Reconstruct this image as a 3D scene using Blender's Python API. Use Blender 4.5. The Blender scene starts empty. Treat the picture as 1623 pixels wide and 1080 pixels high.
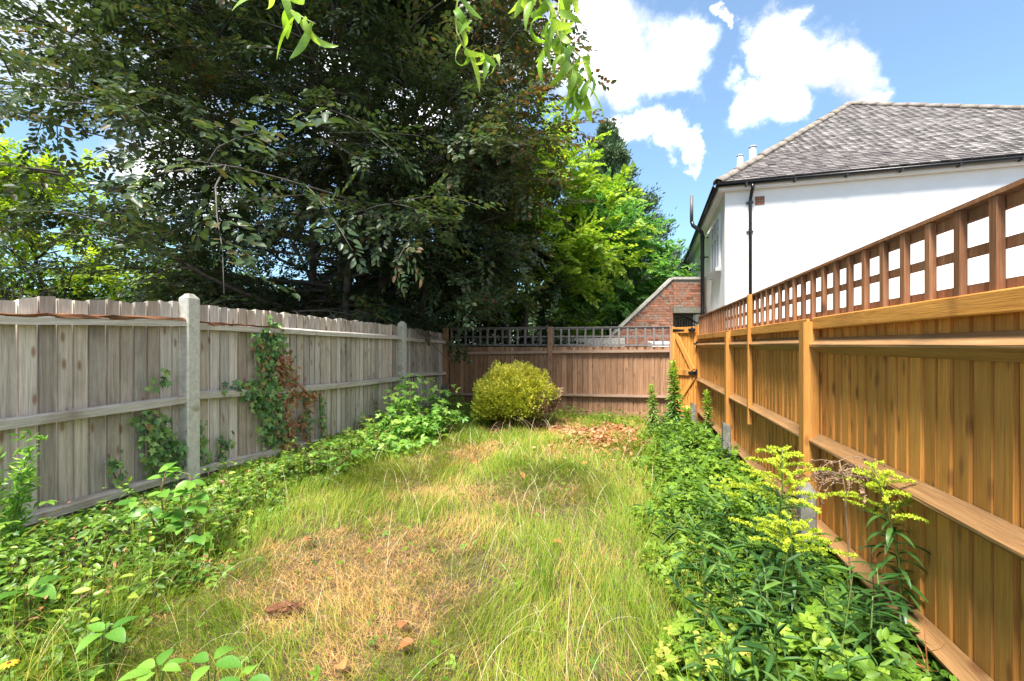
import bpy, math, random
import numpy as np
from mathutils import Matrix, Vector

random.seed(7)
R = np.random.default_rng(11)
sc = bpy.context.scene
C = sc.collection
rad = math.radians

# ------------------------------------------------------------------ camera, sky, sun, exposure
YAW = rad(14.8)
CA, SA = math.cos(YAW), math.sin(YAW)
EYE = 1.42
FPX, CX, HY = 721.0, 811.5, 547.0            # focal length / centre / horizon in photo pixels


def W(px, py, Z):
    """world point seen at photo pixel (px,py), Z metres in front of the lens plane"""
    X = (px - CX) / FPX * Z
    return Vector((X * CA - Z * SA, X * SA + Z * CA, EYE + (HY - py) / FPX * Z))


cam_d = bpy.data.cameras.new('camera')
cam_d.sensor_width = 36.0
cam_d.lens = 36.0 * FPX / 1623.0
cam_d.shift_y = 7.0 / 1623.0
cam_d.clip_start = 0.05
cam_d.clip_end = 2000
cam = bpy.data.objects.new('camera', cam_d)
C.objects.link(cam)
cam.location = (0, 0, EYE)
cam.rotation_euler = (math.pi / 2, 0, YAW)
sc.camera = cam

SUN_DIR = Vector((-0.10, -0.46, 0.88)).normalized()      # towards the sun
SUN_EL = math.asin(SUN_DIR.z)
SUN_AZ = math.atan2(SUN_DIR.x, SUN_DIR.y)
sun_d = bpy.data.lights.new('sun', 'SUN')
sun_d.energy = 2.3
sun_d.angle = rad(16)
sun_d.color = (1.0, 0.95, 0.87)
sun = bpy.data.objects.new('sun', sun_d)
C.objects.link(sun)
sun.rotation_euler = SUN_DIR.to_track_quat('Z', 'Y').to_euler()
sun.location = SUN_DIR * 50

sc.view_settings.view_transform = 'Standard'
sc.view_settings.look = 'None'
sc.view_settings.gamma = 1.0
sc.view_settings.use_curve_mapping = False
sc.view_settings.exposure = 2.5
sc.cycles.max_bounces = 7
sc.cycles.transparent_max_bounces = 4
sc.cycles.use_denoising = True


def ramp_node(nt, cols, pos):
    r = nt.nodes.new('ShaderNodeValToRGB')
    el = r.color_ramp.elements
    while len(el) < len(cols): el.new(.5)
    for i, c in enumerate(cols):
        el[i].position = pos[i]; el[i].color = (*c, 1)
    return r


def build_world():
    w = bpy.data.worlds.new('World')
    sc.world = w
    w.use_nodes = True
    nt = w.node_tree
    N, L = nt.nodes, nt.links
    N.clear()
    out = N.new('ShaderNodeOutputWorld')
    bg = N.new('ShaderNodeBackground')
    sky = N.new('ShaderNodeTexSky')
    sky.sky_type = 'NISHITA'
    sky.sun_disc = False
    sky.sun_elevation = SUN_EL
    sky.sun_rotation = SUN_AZ
    sky.air_density = 1.0
    sky.dust_density = 0.4
    sky.ozone_density = 2.0
    tc = N.new('ShaderNodeTexCoord')
    # warped view direction
    n1 = N.new('ShaderNodeTexNoise'); n1.inputs['Scale'].default_value = 7.0; n1.inputs['Detail'].default_value = 7; n1.inputs['Roughness'].default_value = 0.62
    L.new(tc.outputs['Generated'], n1.inputs['Vector'])
    sub = N.new('ShaderNodeVectorMath'); sub.operation = 'SUBTRACT'; sub.inputs[1].default_value = (.5, .5, .5)
    L.new(n1.outputs['Color'], sub.inputs[0])
    mul = N.new('ShaderNodeVectorMath'); mul.operation = 'SCALE'; mul.inputs['Scale'].default_value = 0.22
    L.new(sub.outputs[0], mul.inputs[0])
    add = N.new('ShaderNodeVectorMath'); add.operation = 'ADD'
    L.new(tc.outputs['Generated'], add.inputs[0]); L.new(mul.outputs[0], add.inputs[1])
    nrm = N.new('ShaderNodeVectorMath'); nrm.operation = 'NORMALIZE'
    L.new(add.outputs[0], nrm.inputs[0])
    blobs = []
    o = Vector((0, 0, EYE))
    for px, py, r in ((945, 80, 66), (1000, 108, 54), (1062, 108, 42), (960, 30, 36), (900, 60, 70), (1025, 212, 30), (985, 216, 26), (1075, 230, 22), (1100, 240, 16),
                      (1270, 100, 60), (1222, 40, 46), (1325, 130, 46), (1195, 150, 40), (1368, 158, 30), (1240, 160, 34), (1140, 48, 14),
                      (760, 100, 80), (560, 130, 90), (700, 250, 90), (250, 200, 110), (60, 60, 120), (330, 330, 80)):
        d = (W(px, py, 10) - o).normalized()
        # angular radius near this pixel
        e = (W(px + r, py, 10) - o).normalized()
        blobs.append((d, d.angle(e) * 1.22))
    rr = random.Random(5)
    for k in range(46):                       # broken cloud continued out of view, cover increased to raise the ambient light
        az = rr.uniform(0, 2 * math.pi); el = rr.uniform(0.12, 1.2)
        d = Vector((math.cos(az) * math.cos(el), math.sin(az) * math.cos(el), math.sin(el)))
        f = Vector((-SA, CA, 0))
        if d.dot(f) > 0.30:
            continue
        blobs.append((d, rr.uniform(0.14, 0.34)))
    prev = None
    for d, a in blobs:
        dt = N.new('ShaderNodeVectorMath'); dt.operation = 'DOT_PRODUCT'; dt.inputs[1].default_value = d
        L.new(nrm.outputs[0], dt.inputs[0])
        mr = N.new('ShaderNodeMapRange'); mr.interpolation_type = 'SMOOTHSTEP'
        mr.inputs['From Min'].default_value = math.cos(a * 1.3)
        mr.inputs['From Max'].default_value = math.cos(a * 0.30)
        L.new(dt.outputs['Value'], mr.inputs['Value'])
        if prev is None:
            prev = mr.outputs[0]
        else:
            mx = N.new('ShaderNodeMath'); mx.operation = 'MAXIMUM'
            L.new(prev, mx.inputs[0]); L.new(mr.outputs[0], mx.inputs[1])
            prev = mx.outputs[0]
    # wispy inner structure
    n2 = N.new('ShaderNodeTexNoise'); n2.inputs['Scale'].default_value = 9; n2.inputs['Detail'].default_value = 6
    L.new(nrm.outputs[0], n2.inputs['Vector'])
    r2 = N.new('ShaderNodeMapRange'); r2.inputs['From Min'].default_value = .25; r2.inputs['From Max'].default_value = .62
    r2.inputs['To Min'].default_value = 0.30
    L.new(n2.outputs['Fac'], r2.inputs['Value'])
    pw = N.new('ShaderNodeMath'); pw.operation = 'POWER'; pw.inputs[1].default_value = 2.4; L.new(prev, pw.inputs[0])
    m2 = N.new('ShaderNodeMath'); m2.operation = 'MULTIPLY'; L.new(pw.outputs[0], m2.inputs[0]); L.new(r2.outputs[0], m2.inputs[1])
    # pale veil towards the horizon
    mix = N.new('ShaderNodeMix'); mix.data_type = 'RGBA'
    L.new(m2.outputs[0], mix.inputs['Factor'])
    veil = N.new('ShaderNodeMix'); veil.data_type = 'RGBA'; veil.inputs['Factor'].default_value = 0.10
    tint = N.new('ShaderNodeVectorMath'); tint.operation = 'MULTIPLY'; tint.inputs[1].default_value = (.31, .395, .415)
    L.new(sky.outputs[0], tint.inputs[0]); L.new(tint.outputs[0], veil.inputs['A']); veil.inputs['B'].default_value = (1.9, 2.1, 2.3, 1)
    L.new(veil.outputs['Result'], mix.inputs['A'])
    n3 = N.new('ShaderNodeTexNoise'); n3.inputs['Scale'].default_value = 5; n3.inputs['Detail'].default_value = 5
    L.new(nrm.outputs[0], n3.inputs['Vector'])
    cr = ramp_node(nt, ((1.25, 1.32, 1.42), (1.9, 1.93, 1.97), (4.4, 4.4, 4.4)), (.36, .48, .66))
    L.new(n3.outputs['Fac'], cr.inputs[0])
    L.new(cr.outputs[0], mix.inputs['B'])
    L.new(mix.outputs['Result'], bg.inputs['Color'])
    bg.inputs['Strength'].default_value = 0.12
    L.new(bg.outputs[0], out.inputs['Surface'])
    w.cycles.sampling_method = 'MANUAL'
    w.cycles.sample_map_resolution = 512


build_world()

# ------------------------------------------------------------------ object helpers
WM = {}


def put(o, M, parent=None):
    C.objects.link(o)
    if parent is not None:
        o.parent = parent
        o.matrix_basis = WM[parent.name].inverted() @ M
    else:
        o.matrix_basis = M
    WM[o.name] = M.copy()
    return o


def T(v):
    return Matrix.Translation(Vector(v))


def thing(name, label, cat, loc=(0, 0, 0), group=None, rotz=0):
    o = bpy.data.objects.new(name, None)
    o.empty_display_size = .2
    o['label'] = label
    o['category'] = cat
    if group:
        o['group'] = group
    return put(o, T(loc) @ Matrix.Rotation(rotz, 4, 'Z'))


def tag(o, label=None, cat=None, group=None, kind=None):
    if label: o['label'] = label
    if cat: o['category'] = cat
    if group: o['group'] = group
    if kind: o['kind'] = kind
    return o


def obj(name, me, mat, M=None, parent=None):
    if mat is not None and len(me.materials) == 0:
        me.materials.append(mat)
    o = bpy.data.objects.new(name, me)
    return put(o, M if M is not None else (WM[parent.name] if parent is not None else Matrix.Identity(4)), parent)


class Geo:
    """collects polygons of ONE part"""
    def __init__(s):
        s.v, s.f = [], []

    def box(s, x0, x1, y0, y1, z0, z1):
        b = len(s.v)
        s.v += [(x0, y0, z0), (x1, y0, z0), (x1, y1, z0), (x0, y1, z0), (x0, y0, z1), (x1, y0, z1), (x1, y1, z1), (x0, y1, z1)]
        s.f += [tuple(b + i for i in q) for q in ((0, 3, 2, 1), (4, 5, 6, 7), (0, 1, 5, 4), (1, 2, 6, 5), (2, 3, 7, 6), (3, 0, 4, 7))]
        return s

    def sweep(s, rings, close=True):
        """rings: list of equally long lists of 3D points"""
        n = len(rings[0])
        b = len(s.v)
        for r in rings:
            s.v += [tuple(p) for p in r]
        for i in range(len(rings) - 1):
            for j in range(n):
                a, c = b + i * n + j, b + i * n + (j + 1) % n
                s.f.append((a, c, c + n, a + n))
        if close:
            s.f.append(tuple(b + j for j in range(n))[::-1])
            s.f.append(tuple(b + (len(rings) - 1) * n + j for j in range(n)))
        return s

    def tube(s, pts, radii, sides=6):
        pts = [Vector(p) for p in pts]
        rings = []
        up = Vector((0.31, 0.17, 0.93)).normalized()
        for i, p in enumerate(pts):
            d = (pts[min(i + 1, len(pts) - 1)] - pts[max(i - 1, 0)])
            if d.length < 1e-9: d = Vector((0, 0, 1))
            d.normalize()
            a = d.cross(up)
            if a.length < 1e-3: a = d.orthogonal()
            a.normalize(); b = d.cross(a)
            r = radii[i] if hasattr(radii, '__len__') else radii
            rings.append([p + (a * math.cos(k * 2 * math.pi / sides) + b * math.sin(k * 2 * math.pi / sides)) * r for k in range(sides)])
        return s.sweep(rings)

    def mesh(s, name, smooth=False):
        me = bpy.data.meshes.new(name)
        me.from_pydata(s.v, [], s.f)
        if smooth:
            me.polygons.foreach_set('use_smooth', np.ones(len(me.polygons), bool))
        me.update()
        return me


def mesh_tri(name, V, F, rnd=None, smooth=False):
    """numpy triangles -> mesh, rnd is one value per vertex"""
    me = bpy.data.meshes.new(name)
    V = np.ascontiguousarray(V, np.float32).reshape(-1, 3)
    F = np.ascontiguousarray(F, np.int32).reshape(-1, 3)
    me.vertices.add(len(V)); me.vertices.foreach_set('co', V.ravel())
    me.loops.add(F.size); me.loops.foreach_set('vertex_index', F.ravel())
    me.polygons.add(len(F))
    me.polygons.foreach_set('loop_start', np.arange(0, F.size, 3, dtype=np.int32))
    if smooth:
        me.polygons.foreach_set('use_smooth', np.ones(len(F), bool))
    if rnd is not None:
        a = me.attributes.new('rnd', 'FLOAT', 'POINT')
        a.data.foreach_set('value', np.ascontiguousarray(rnd, np.float32))
    me.update(calc_edges=True)
    return me


def norm(a):
    return a / np.maximum(np.linalg.norm(a, axis=-1, keepdims=True), 1e-9)


def frames(d, n):
    """rotation matrices with local y = d and local z close to n"""
    y = norm(d)
    x = norm(np.cross(y, n))
    z = np.cross(x, y)
    return np.stack([x, y, z], axis=-1)


def stamp(name, tmpl, pos, Rm, scale, rnd, smooth=False):
    tv, tf = tmpl
    k = len(tv)
    N = len(pos)
    scale = np.asarray(scale, float)
    if scale.ndim == 1: scale = scale[:, None].repeat(3, 1)
    V = pos[:, None, :] + np.einsum('nij,nkj->nki', Rm, tv[None] * scale[:, None, :])
    F = tf[None] + (np.arange(N) * k)[:, None, None]
    return mesh_tri(name, V.reshape(-1, 3), F.reshape(-1, 3), np.repeat(rnd, k), smooth)


def tri(faces):
    out = []
    for f in faces:
        for i in range(1, len(f) - 1):
            out.append((f[0], f[i], f[i + 1]))
    return np.array(out, np.int32)


# leaf outlines (unit length along +y, face +z)
LEAF4 = (np.array([(0, 0, 0), (-.27, .30, .07), (-.22, .70, .05), (0, 1, -.06), (.22, .70, .05), (.27, .30, .07)], float),
         tri([(0, 3, 2, 1), (0, 5, 4, 3)]))
LEAF2 = (np.array([(0, 0, 0), (-.33, .45, .08), (0, 1, -.05), (.33, .45, .08)], float), tri([(0, 2, 1), (0, 3, 2)]))
ROUND = (np.array([(0, 0, 0), (-.36, .22, .07), (-.42, .58, .06), (0, 1, -.1), (.42, .58, .06), (.36, .22, .07)], float),
         tri([(0, 3, 2, 1), (0, 5, 4, 3)]))
NEEDLE = (np.array([(-.05, 0, 0), (.05, 0, 0), (.07, .5, .02), (-.07, .5, .02), (0, 1, -.02)], float), tri([(0, 1, 2, 3), (3, 2, 4)]))
IVY = (np.array([(0, 0, 0), (-.34, -.10, .02), (-.24, .22, .05), (-.52, .42, 0), (-.20, .52, .05), (0, 1.0, -.05), (.20, .52, .05), (.52, .42, 0), (.24, .22, .05), (.34, -.10, .02), (0, .4, .0)], float),
       tri([(10, 0, 1), (10, 1, 2), (10, 2, 3), (10, 3, 4), (10, 4, 5), (10, 5, 6), (10, 6, 7), (10, 7, 8), (10, 8, 9), (10, 9, 0)])[:, ::-1])


def compound(n=5):
    """a sprig of n leaflets on one stalk"""
    Vs, Fs, b = [], [], 0
    spots = [((0, .50, 0), 0)] + [((0, .50 - .17 * (i // 2 + .4), 0), (62 if i % 2 else -62)) for i in range(n - 1)]
    for (p, a) in spots:
        c, s_ = math.cos(rad(a)), math.sin(rad(a))
        tv = LEAF4[0] * np.array([.36, .46, .46])
        x = tv[:, 0] * c * 1.15 + tv[:, 1] * s_
        y = -tv[:, 0] * s_ * 1.15 + tv[:, 1] * c
        Vs.append(np.stack([x + p[0], y + p[1], tv[:, 2] - .10 * np.abs(x)], 1)); Fs.append(LEAF4[1] + b); b += len(tv)
    return np.concatenate(Vs), np.concatenate(Fs)


SPRIG5, SPRIG3 = compound(5), compound(3)

# ------------------------------------------------------------------ materials


def new_mat(name):
    m = bpy.data.materials.new(name)
    m.use_nodes = True
    nt = m.node_tree
    nt.nodes.clear()
    out = nt.nodes.new('ShaderNodeOutputMaterial')
    p = nt.nodes.new('ShaderNodeBsdfPrincipled')
    nt.links.new(p.outputs[0], out.inputs[0])
    return m, nt, p, out


def ramp(nt, cols, src, pos=None):
    r = nt.nodes.new('ShaderNodeValToRGB')
    el = r.color_ramp.elements
    while len(el) < len(cols): el.new(0.5)
    for i, c in enumerate(cols):
        el[i].position = pos[i] if pos else i / max(1, len(cols) - 1)
        el[i].color = (*c, 1)
    if src is not None: nt.links.new(src, r.inputs[0])
    return r


def leaf_mat(name, cols, rough=.45, transl=.35, boost=(1.5, 1.6, .7), per_object=False, spec=.4, pos=None):
    m, nt, p, out = new_mat(name)
    if per_object:
        s = nt.nodes.new('ShaderNodeObjectInfo').outputs['Random']
    else:
        a = nt.nodes.new('ShaderNodeAttribute'); a.attribute_name = 'rnd'; s = a.outputs['Fac']
    r = ramp(nt, cols, s, pos)
    tcn = nt.nodes.new('ShaderNodeTexCoord')
    nz = nt.nodes.new('ShaderNodeTexNoise'); nz.inputs['Scale'].default_value = 22; nz.inputs['Detail'].default_value = 3
    nt.links.new(tcn.outputs['Object'], nz.inputs['Vector'])
    mr = nt.nodes.new('ShaderNodeMapRange'); mr.inputs['From Min'].default_value = .3; mr.inputs['From Max'].default_value = .7
    mr.inputs['To Min'].default_value = .78; mr.inputs['To Max'].default_value = 1.2
    nt.links.new(nz.outputs['Fac'], mr.inputs['Value'])
    sc_ = nt.nodes.new('ShaderNodeVectorMath'); sc_.operation = 'SCALE'
    nt.links.new(r.outputs[0], sc_.inputs[0]); nt.links.new(mr.outputs[0], sc_.inputs['Scale'])
    nt.links.new(sc_.outputs[0], p.inputs['Base Color'])
    p.inputs['Roughness'].default_value = rough
    p.inputs['Specular IOR Level'].default_value = spec
    if transl > 0:
        t = nt.nodes.new('ShaderNodeBsdfTranslucent')
        mu = nt.nodes.new('ShaderNodeVectorMath'); mu.operation = 'MULTIPLY'; mu.inputs[1].default_value = boost
        nt.links.new(sc_.outputs[0], mu.inputs[0]); nt.links.new(mu.outputs[0], t.inputs['Color'])
        mx = nt.nodes.new('ShaderNodeMixShader'); mx.inputs[0].default_value = transl
        nt.links.new(p.outputs[0], mx.inputs[1]); nt.links.new(t.outputs[0], mx.inputs[2])
        nt.links.new(mx.outputs[0], out.inputs[0])
    return m


def wood_mat(name, dark, mid, light, stain=(.1, .08, .06), stain_amt=.5, knot=(.16, .07, .03), tint=(.75, 1.2), rough=.75, knots=.35, spec=.25, bump=.35, alt=None):
    m, nt, p, out = new_mat(name)
    Nn, L = nt.nodes, nt.links
    tc = Nn.new('ShaderNodeTexCoord'); oi = Nn.new('ShaderNodeObjectInfo')
    off = Nn.new('ShaderNodeVectorMath'); off.operation = 'SCALE'; off.inputs[0].default_value = (13.1, 7.7, 41.3)
    L.new(oi.outputs['Random'], off.inputs['Scale'])
    base = Nn.new('ShaderNodeVectorMath'); base.operation = 'ADD'
    L.new(tc.outputs['Object'], base.inputs[0]); L.new(off.outputs[0], base.inputs[1])

    def noise(scale, detail, dist=0., rough_=.55):
        mp = Nn.new('ShaderNodeVectorMath'); mp.operation = 'MULTIPLY'; mp.inputs[1].default_value = scale
        L.new(base.outputs[0], mp.inputs[0])
        n = Nn.new('ShaderNodeTexNoise'); n.inputs['Scale'].default_value = 1; n.inputs['Detail'].default_value = detail
        n.inputs['Distortion'].default_value = dist; n.inputs['Roughness'].default_value = rough_
        L.new(mp.outputs[0], n.inputs['Vector'])
        return n.outputs['Fac']
    g = noise((46, 46, 1.5), 8, .35, .68)
    fine = noise((300, 300, 7), 3, 0, .6)
    big = noise((5, 5, 2.2), 4, .6)
    r = ramp(nt, (dark, mid, light), g, (.22, .5, .80))
    f1 = Nn.new('ShaderNodeMapRange'); f1.inputs['From Min'].default_value = .3; f1.inputs['From Max'].default_value = .7
    f1.inputs['To Min'].default_value = .72; f1.inputs['To Max'].default_value = 1.2
    L.new(fine, f1.inputs['Value'])
    ti = Nn.new('ShaderNodeMapRange'); ti.inputs['To Min'].default_value = tint[0]; ti.inputs['To Max'].default_value = tint[1]
    L.new(oi.outputs['Random'], ti.inputs['Value'])
    mm = Nn.new('ShaderNodeMath'); mm.operation = 'MULTIPLY'; L.new(f1.outputs[0], mm.inputs[0]); L.new(ti.outputs[0], mm.inputs[1])
    col = r.outputs[0]
    if alt is not None:       # some boards lean to a second colour
        wn = Nn.new('ShaderNodeTexWhiteNoise'); wn.noise_dimensions = '1D'; L.new(oi.outputs['Random'], wn.inputs['W'])
        am = Nn.new('ShaderNodeMix'); am.data_type = 'RGBA'; am.blend_type = 'MULTIPLY'
        L.new(wn.outputs['Value'], am.inputs['Factor']); L.new(col, am.inputs['A']); am.inputs['B'].default_value = (*alt, 1)
        col = am.outputs['Result']
    s1 = Nn.new('ShaderNodeVectorMath'); s1.operation = 'SCALE'; L.new(col, s1.inputs[0]); L.new(mm.outputs[0], s1.inputs['Scale'])
    # stains
    sr = Nn.new('ShaderNodeMapRange'); sr.inputs['From Min'].default_value = .52; sr.inputs['From Max'].default_value = .78
    sr.inputs['To Max'].default_value = stain_amt
    L.new(big, sr.inputs['Value'])
    mx = Nn.new('ShaderNodeMix'); mx.data_type = 'RGBA'; L.new(sr.outputs[0], mx.inputs['Factor'])
    L.new(s1.outputs[0], mx.inputs['A']); mx.inputs['B'].default_value = (*stain, 1)
    # knots
    mp = Nn.new('ShaderNodeVectorMath'); mp.operation = 'MULTIPLY'; mp.inputs[1].default_value = (9, 0, 3.2)
    L.new(base.outputs[0], mp.inputs[0])
    sp = Nn.new('ShaderNodeSeparateXYZ'); L.new(mp.outputs[0], sp.inputs[0])
    cb_ = Nn.new('ShaderNodeCombineXYZ'); L.new(sp.outputs[0], cb_.inputs[0]); L.new(sp.outputs[2], cb_.inputs[1])
    vo = Nn.new('ShaderNodeTexVoronoi'); vo.voronoi_dimensions = '2D'; vo.inputs['Scale'].default_value = 1; L.new(cb_.outputs[0], vo.inputs['Vector'])
    kr = Nn.new('ShaderNodeMapRange'); kr.inputs['From Min'].default_value = .17; kr.inputs['From Max'].default_value = .07
    L.new(vo.outputs['Distance'], kr.inputs['Value'])
    sx = Nn.new('ShaderNodeSeparateColor'); L.new(vo.outputs['Color'], sx.inputs[0])
    gt = Nn.new('ShaderNodeMath'); gt.operation = 'LESS_THAN'; gt.inputs[1].default_value = knots; L.new(sx.outputs[0], gt.inputs[0])
    km = Nn.new('ShaderNodeMath'); km.operation = 'MULTIPLY'; L.new(kr.outputs[0], km.inputs[0]); L.new(gt.outputs[0], km.inputs[1])
    k2 = Nn.new('ShaderNodeMath'); k2.operation = 'MULTIPLY'; L.new(km.outputs[0], k2.inputs[0]); k2.inputs[1].default_value = .75
    mk = Nn.new('ShaderNodeMix'); mk.data_type = 'RGBA'; L.new(k2.outputs[0], mk.inputs['Factor'])
    L.new(mx.outputs['Result'], mk.inputs['A']); mk.inputs['B'].default_value = (*knot, 1)
    L.new(mk.outputs['Result'], p.inputs['Base Color'])
    p.inputs['Roughness'].default_value = rough
    p.inputs['Specular IOR Level'].default_value = spec
    ad = Nn.new('ShaderNodeMath'); ad.operation = 'ADD'; L.new(g, ad.inputs[0]); L.new(fine, ad.inputs[1])
    b = Nn.new('ShaderNodeBump'); b.inputs['Strength'].default_value = bump; b.inputs['Distance'].default_value = .006
    L.new(ad.outputs[0], b.inputs['Height']); L.new(b.outputs[0], p.inputs['Normal'])
    return m


def rough_mat(name, cols, scale=8, rough=.9, bump=.4, dist=.01, detail=8, spec=.2, per_object=None, spots=None):
    m, nt, p, out = new_mat(name)
    Nn, L = nt.nodes, nt.links
    tc = Nn.new('ShaderNodeTexCoord')
    oi = Nn.new('ShaderNodeObjectInfo')
    off = Nn.new('ShaderNodeVectorMath'); off.operation = 'SCALE'; off.inputs[0].default_value = (17, 23, 31)
    L.new(oi.outputs['Random'], off.inputs['Scale'])
    add = Nn.new('ShaderNodeVectorMath'); add.operation = 'ADD'; L.new(tc.outputs['Object'], add.inputs[0]); L.new(off.outputs[0], add.inputs[1])
    n = Nn.new('ShaderNodeTexNoise'); n.inputs['Scale'].default_value = scale; n.inputs['Detail'].default_value = detail; n.inputs['Roughness'].default_value = .62
    L.new(add.outputs[0], n.inputs['Vector'])
    r = ramp(nt, cols, n.outputs['Fac'], [.28 + .46 * i / max(1, len(cols) - 1) for i in range(len(cols))])
    col = r.outputs[0]
    if per_object:
        r2 = ramp(nt, per_object, oi.outputs['Random'])
        mu = Nn.new('ShaderNodeMix'); mu.data_type = 'RGBA'; mu.blend_type = 'MULTIPLY'; mu.inputs['Factor'].default_value = 1
        L.new(col, mu.inputs['A']); L.new(r2.outputs[0], mu.inputs['B']); col = mu.outputs['Result']
    if spots:
        v = Nn.new('ShaderNodeTexNoise'); v.inputs['Scale'].default_value = spots[1]; v.inputs['Detail'].default_value = 5
        L.new(add.outputs[0], v.inputs['Vector'])
        mr = Nn.new('ShaderNodeMapRange'); mr.inputs['From Min'].default_value = spots[2]; mr.inputs['From Max'].default_value = spots[2] + .12
        L.new(v.outputs['Fac'], mr.inputs['Value'])
        mu = Nn.new('ShaderNodeMix'); mu.data_type = 'RGBA'; L.new(mr.outputs[0], mu.inputs['Factor'])
        L.new(col, mu.inputs['A']); mu.inputs['B'].default_value = (*spots[0], 1); col = mu.outputs['Result']
    L.new(col, p.inputs['Base Color'])
    p.inputs['Roughness'].default_value = rough
    p.inputs['Specular IOR Level'].default_value = spec
    if bump:
        b = Nn.new('ShaderNodeBump'); b.inputs['Strength'].default_value = bump; b.inputs['Distance'].default_value = dist
        L.new(n.outputs['Fac'], b.inputs['Height']); L.new(b.outputs[0], p.inputs['Normal'])
    return m


def attr_mat(name, cols, rough=.85, spec=.2, noise_scale=12):
    """colour from the per-piece value 'rnd'"""
    m, nt, p, out = new_mat(name)
    a = nt.nodes.new('ShaderNodeAttribute'); a.attribute_name = 'rnd'
    r = ramp(nt, cols, a.outputs['Fac'])
    tcn = nt.nodes.new('ShaderNodeTexCoord')
    nz = nt.nodes.new('ShaderNodeTexNoise'); nz.inputs['Scale'].default_value = noise_scale; nz.inputs['Detail'].default_value = 5
    nt.links.new(tcn.outputs['Object'], nz.inputs['Vector'])
    mr = nt.nodes.new('ShaderNodeMapRange'); mr.inputs['From Min'].default_value = .3; mr.inputs['From Max'].default_value = .7
    mr.inputs['To Min'].default_value = .6; mr.inputs['To Max'].default_value = 1.35
    nt.links.new(nz.outputs['Fac'], mr.inputs['Value'])
    s = nt.nodes.new('ShaderNodeVectorMath'); s.operation = 'SCALE'
    nt.links.new(r.outputs[0], s.inputs[0]); nt.links.new(mr.outputs[0], s.inputs['Scale'])
    nt.links.new(s.outputs[0], p.inputs['Base Color'])
    p.inputs['Roughness'].default_value = rough; p.inputs['Specular IOR Level'].default_value = spec
    return m


def plain(name, col, rough=.5, metal=0., spec=.4):
    m, nt, p, out = new_mat(name)
    p.inputs['Base Color'].default_value = (*col, 1)
    p.inputs['Roughness'].default_value = rough
    p.inputs['Metallic'].default_value = metal
    p.inputs['Specular IOR Level'].default_value = spec
    return m


M_GREY = wood_mat('weathered_wood', (.30, .262, .228), (.54, .49, .435), (.75, .70, .63), (.15, .12, .095), .6, (.24, .105, .05), (.68, 1.22), .88, .30, .15, .5, (1.0, .91, .82))
M_GREYRAIL = wood_mat('weathered_rail_wood', (.30, .25, .205), (.54, .49, .43), (.72, .67, .60), (.17, .09, .05), .7, (.22, .10, .05), (.9, 1.12), .9, .1, .15, .7)
M_ROT = wood_mat('rotten_wood', (.05, .025, .015), (.20, .09, .045), (.36, .19, .10), (.03, .02, .015), .8, (.05, .03, .02), (.9, 1.1), .95, .0, .1, 1.0)
M_ORANGE = wood_mat('orange_stained_wood', (.42, .165, .032), (.62, .272, .055), (.73, .37, .098), (.36, .14, .034), .5, (.24, .09, .025), (.78, 1.16), .65, .6, .35, .25)
M_ORAIL = wood_mat('orange_rail_wood', (.17, .085, .03), (.31, .165, .065), (.42, .25, .12), (.16, .10, .05), .6, (.15, .06, .02), (.85, 1.1), .55, .15, .4, .3)
M_TRELLIS = wood_mat('dark_trellis_wood', (.17, .066, .028), (.31, .135, .062), (.43, .235, .135), (.06, .025, .014), .5, (.06, .03, .02), (.75, 1.2), .75, .1, .25, .3)
M_BROWN = wood_mat('brown_fence_wood', (.21, .11, .055), (.385, .215, .12), (.50, .31, .19), (.13, .075, .05), .55, (.13, .06, .035), (.72, 1.18), .75, .38, .2, .3, (.86, .84, .82))
M_BRAIL = wood_mat('brown_rail_wood', (.24, .15, .10), (.36, .24, .17), (.46, .33, .25), (.17, .11, .08), .5, (.15, .08, .05), (.9, 1.1), .8, .1, .2, .3)
M_GTRELLIS = wood_mat('grey_trellis_wood', (.11, .095, .09), (.20, .175, .165), (.30, .265, .25), (.09, .06, .05), .5, (.08, .06, .05), (.8, 1.15), .85, .1, .2, .3)
M_CONC = rough_mat('concrete', ((.40, .375, .32), (.54, .515, .45), (.64, .615, .55)), 30, .92, .5, .004, 10, .15, None, ((.30, .27, .17), 6, .60))
M_SPUR = rough_mat('mossy_concrete', ((.10, .095, .075), (.175, .165, .14), (.25, .24, .205)), 26, .92, .6, .005, 10, .15, None, ((.14, .15, .07), 7, .56))
M_RENDER = rough_mat('white_render', ((.80, .80, .80), (.84, .84, .84), (.86, .86, .86)), 3, .85, .08, .004, 8, .2)
M_BLACK = plain('black_plastic', (.012, .013, .016), .32, 0, .5)
M_IRON = plain('black_iron', (.015, .015, .016), .45, .3, .5)
M_GREYPIPE = plain('grey_pipe', (.11, .11, .12), .5)
M_WHITE = plain('white_pvc', (.80, .81, .82), .35)
M_GLASS = plain('window_glass', (.05, .065, .075), .04, 0, .8)
M_SILL = rough_mat('stone_sill', ((.40, .40, .40), (.52, .52, .52)), 20, .85, .2)
M_BRICK = rough_mat('brick', ((.24, .095, .06), (.36, .15, .09), (.44, .25, .17)), 18, .92, .5, .004, 8, .15, ((.42, .40, .42), (.85, .85, .85), (.62, .70, .72), (1.1, 1.0, .92)), ((.22, .20, .165), 7, .53))
M_MORTAR = rough_mat('mortar', ((.26, .24, .21), (.36, .34, .30)), 20, .95, .4)
M_COPING = rough_mat('coping_stone', ((.27, .25, .22), (.38, .36, .32), (.48, .46, .42)), 14, .9, .4, .005, 8, .2, None, ((.18, .18, .10), 5, .62))
M_TILE = attr_mat('clay_roof_tile', ((.065, .056, .053), (.115, .10, .096), (.17, .152, .145), (.26, .235, .222)), .50, .5, 40)
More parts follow.
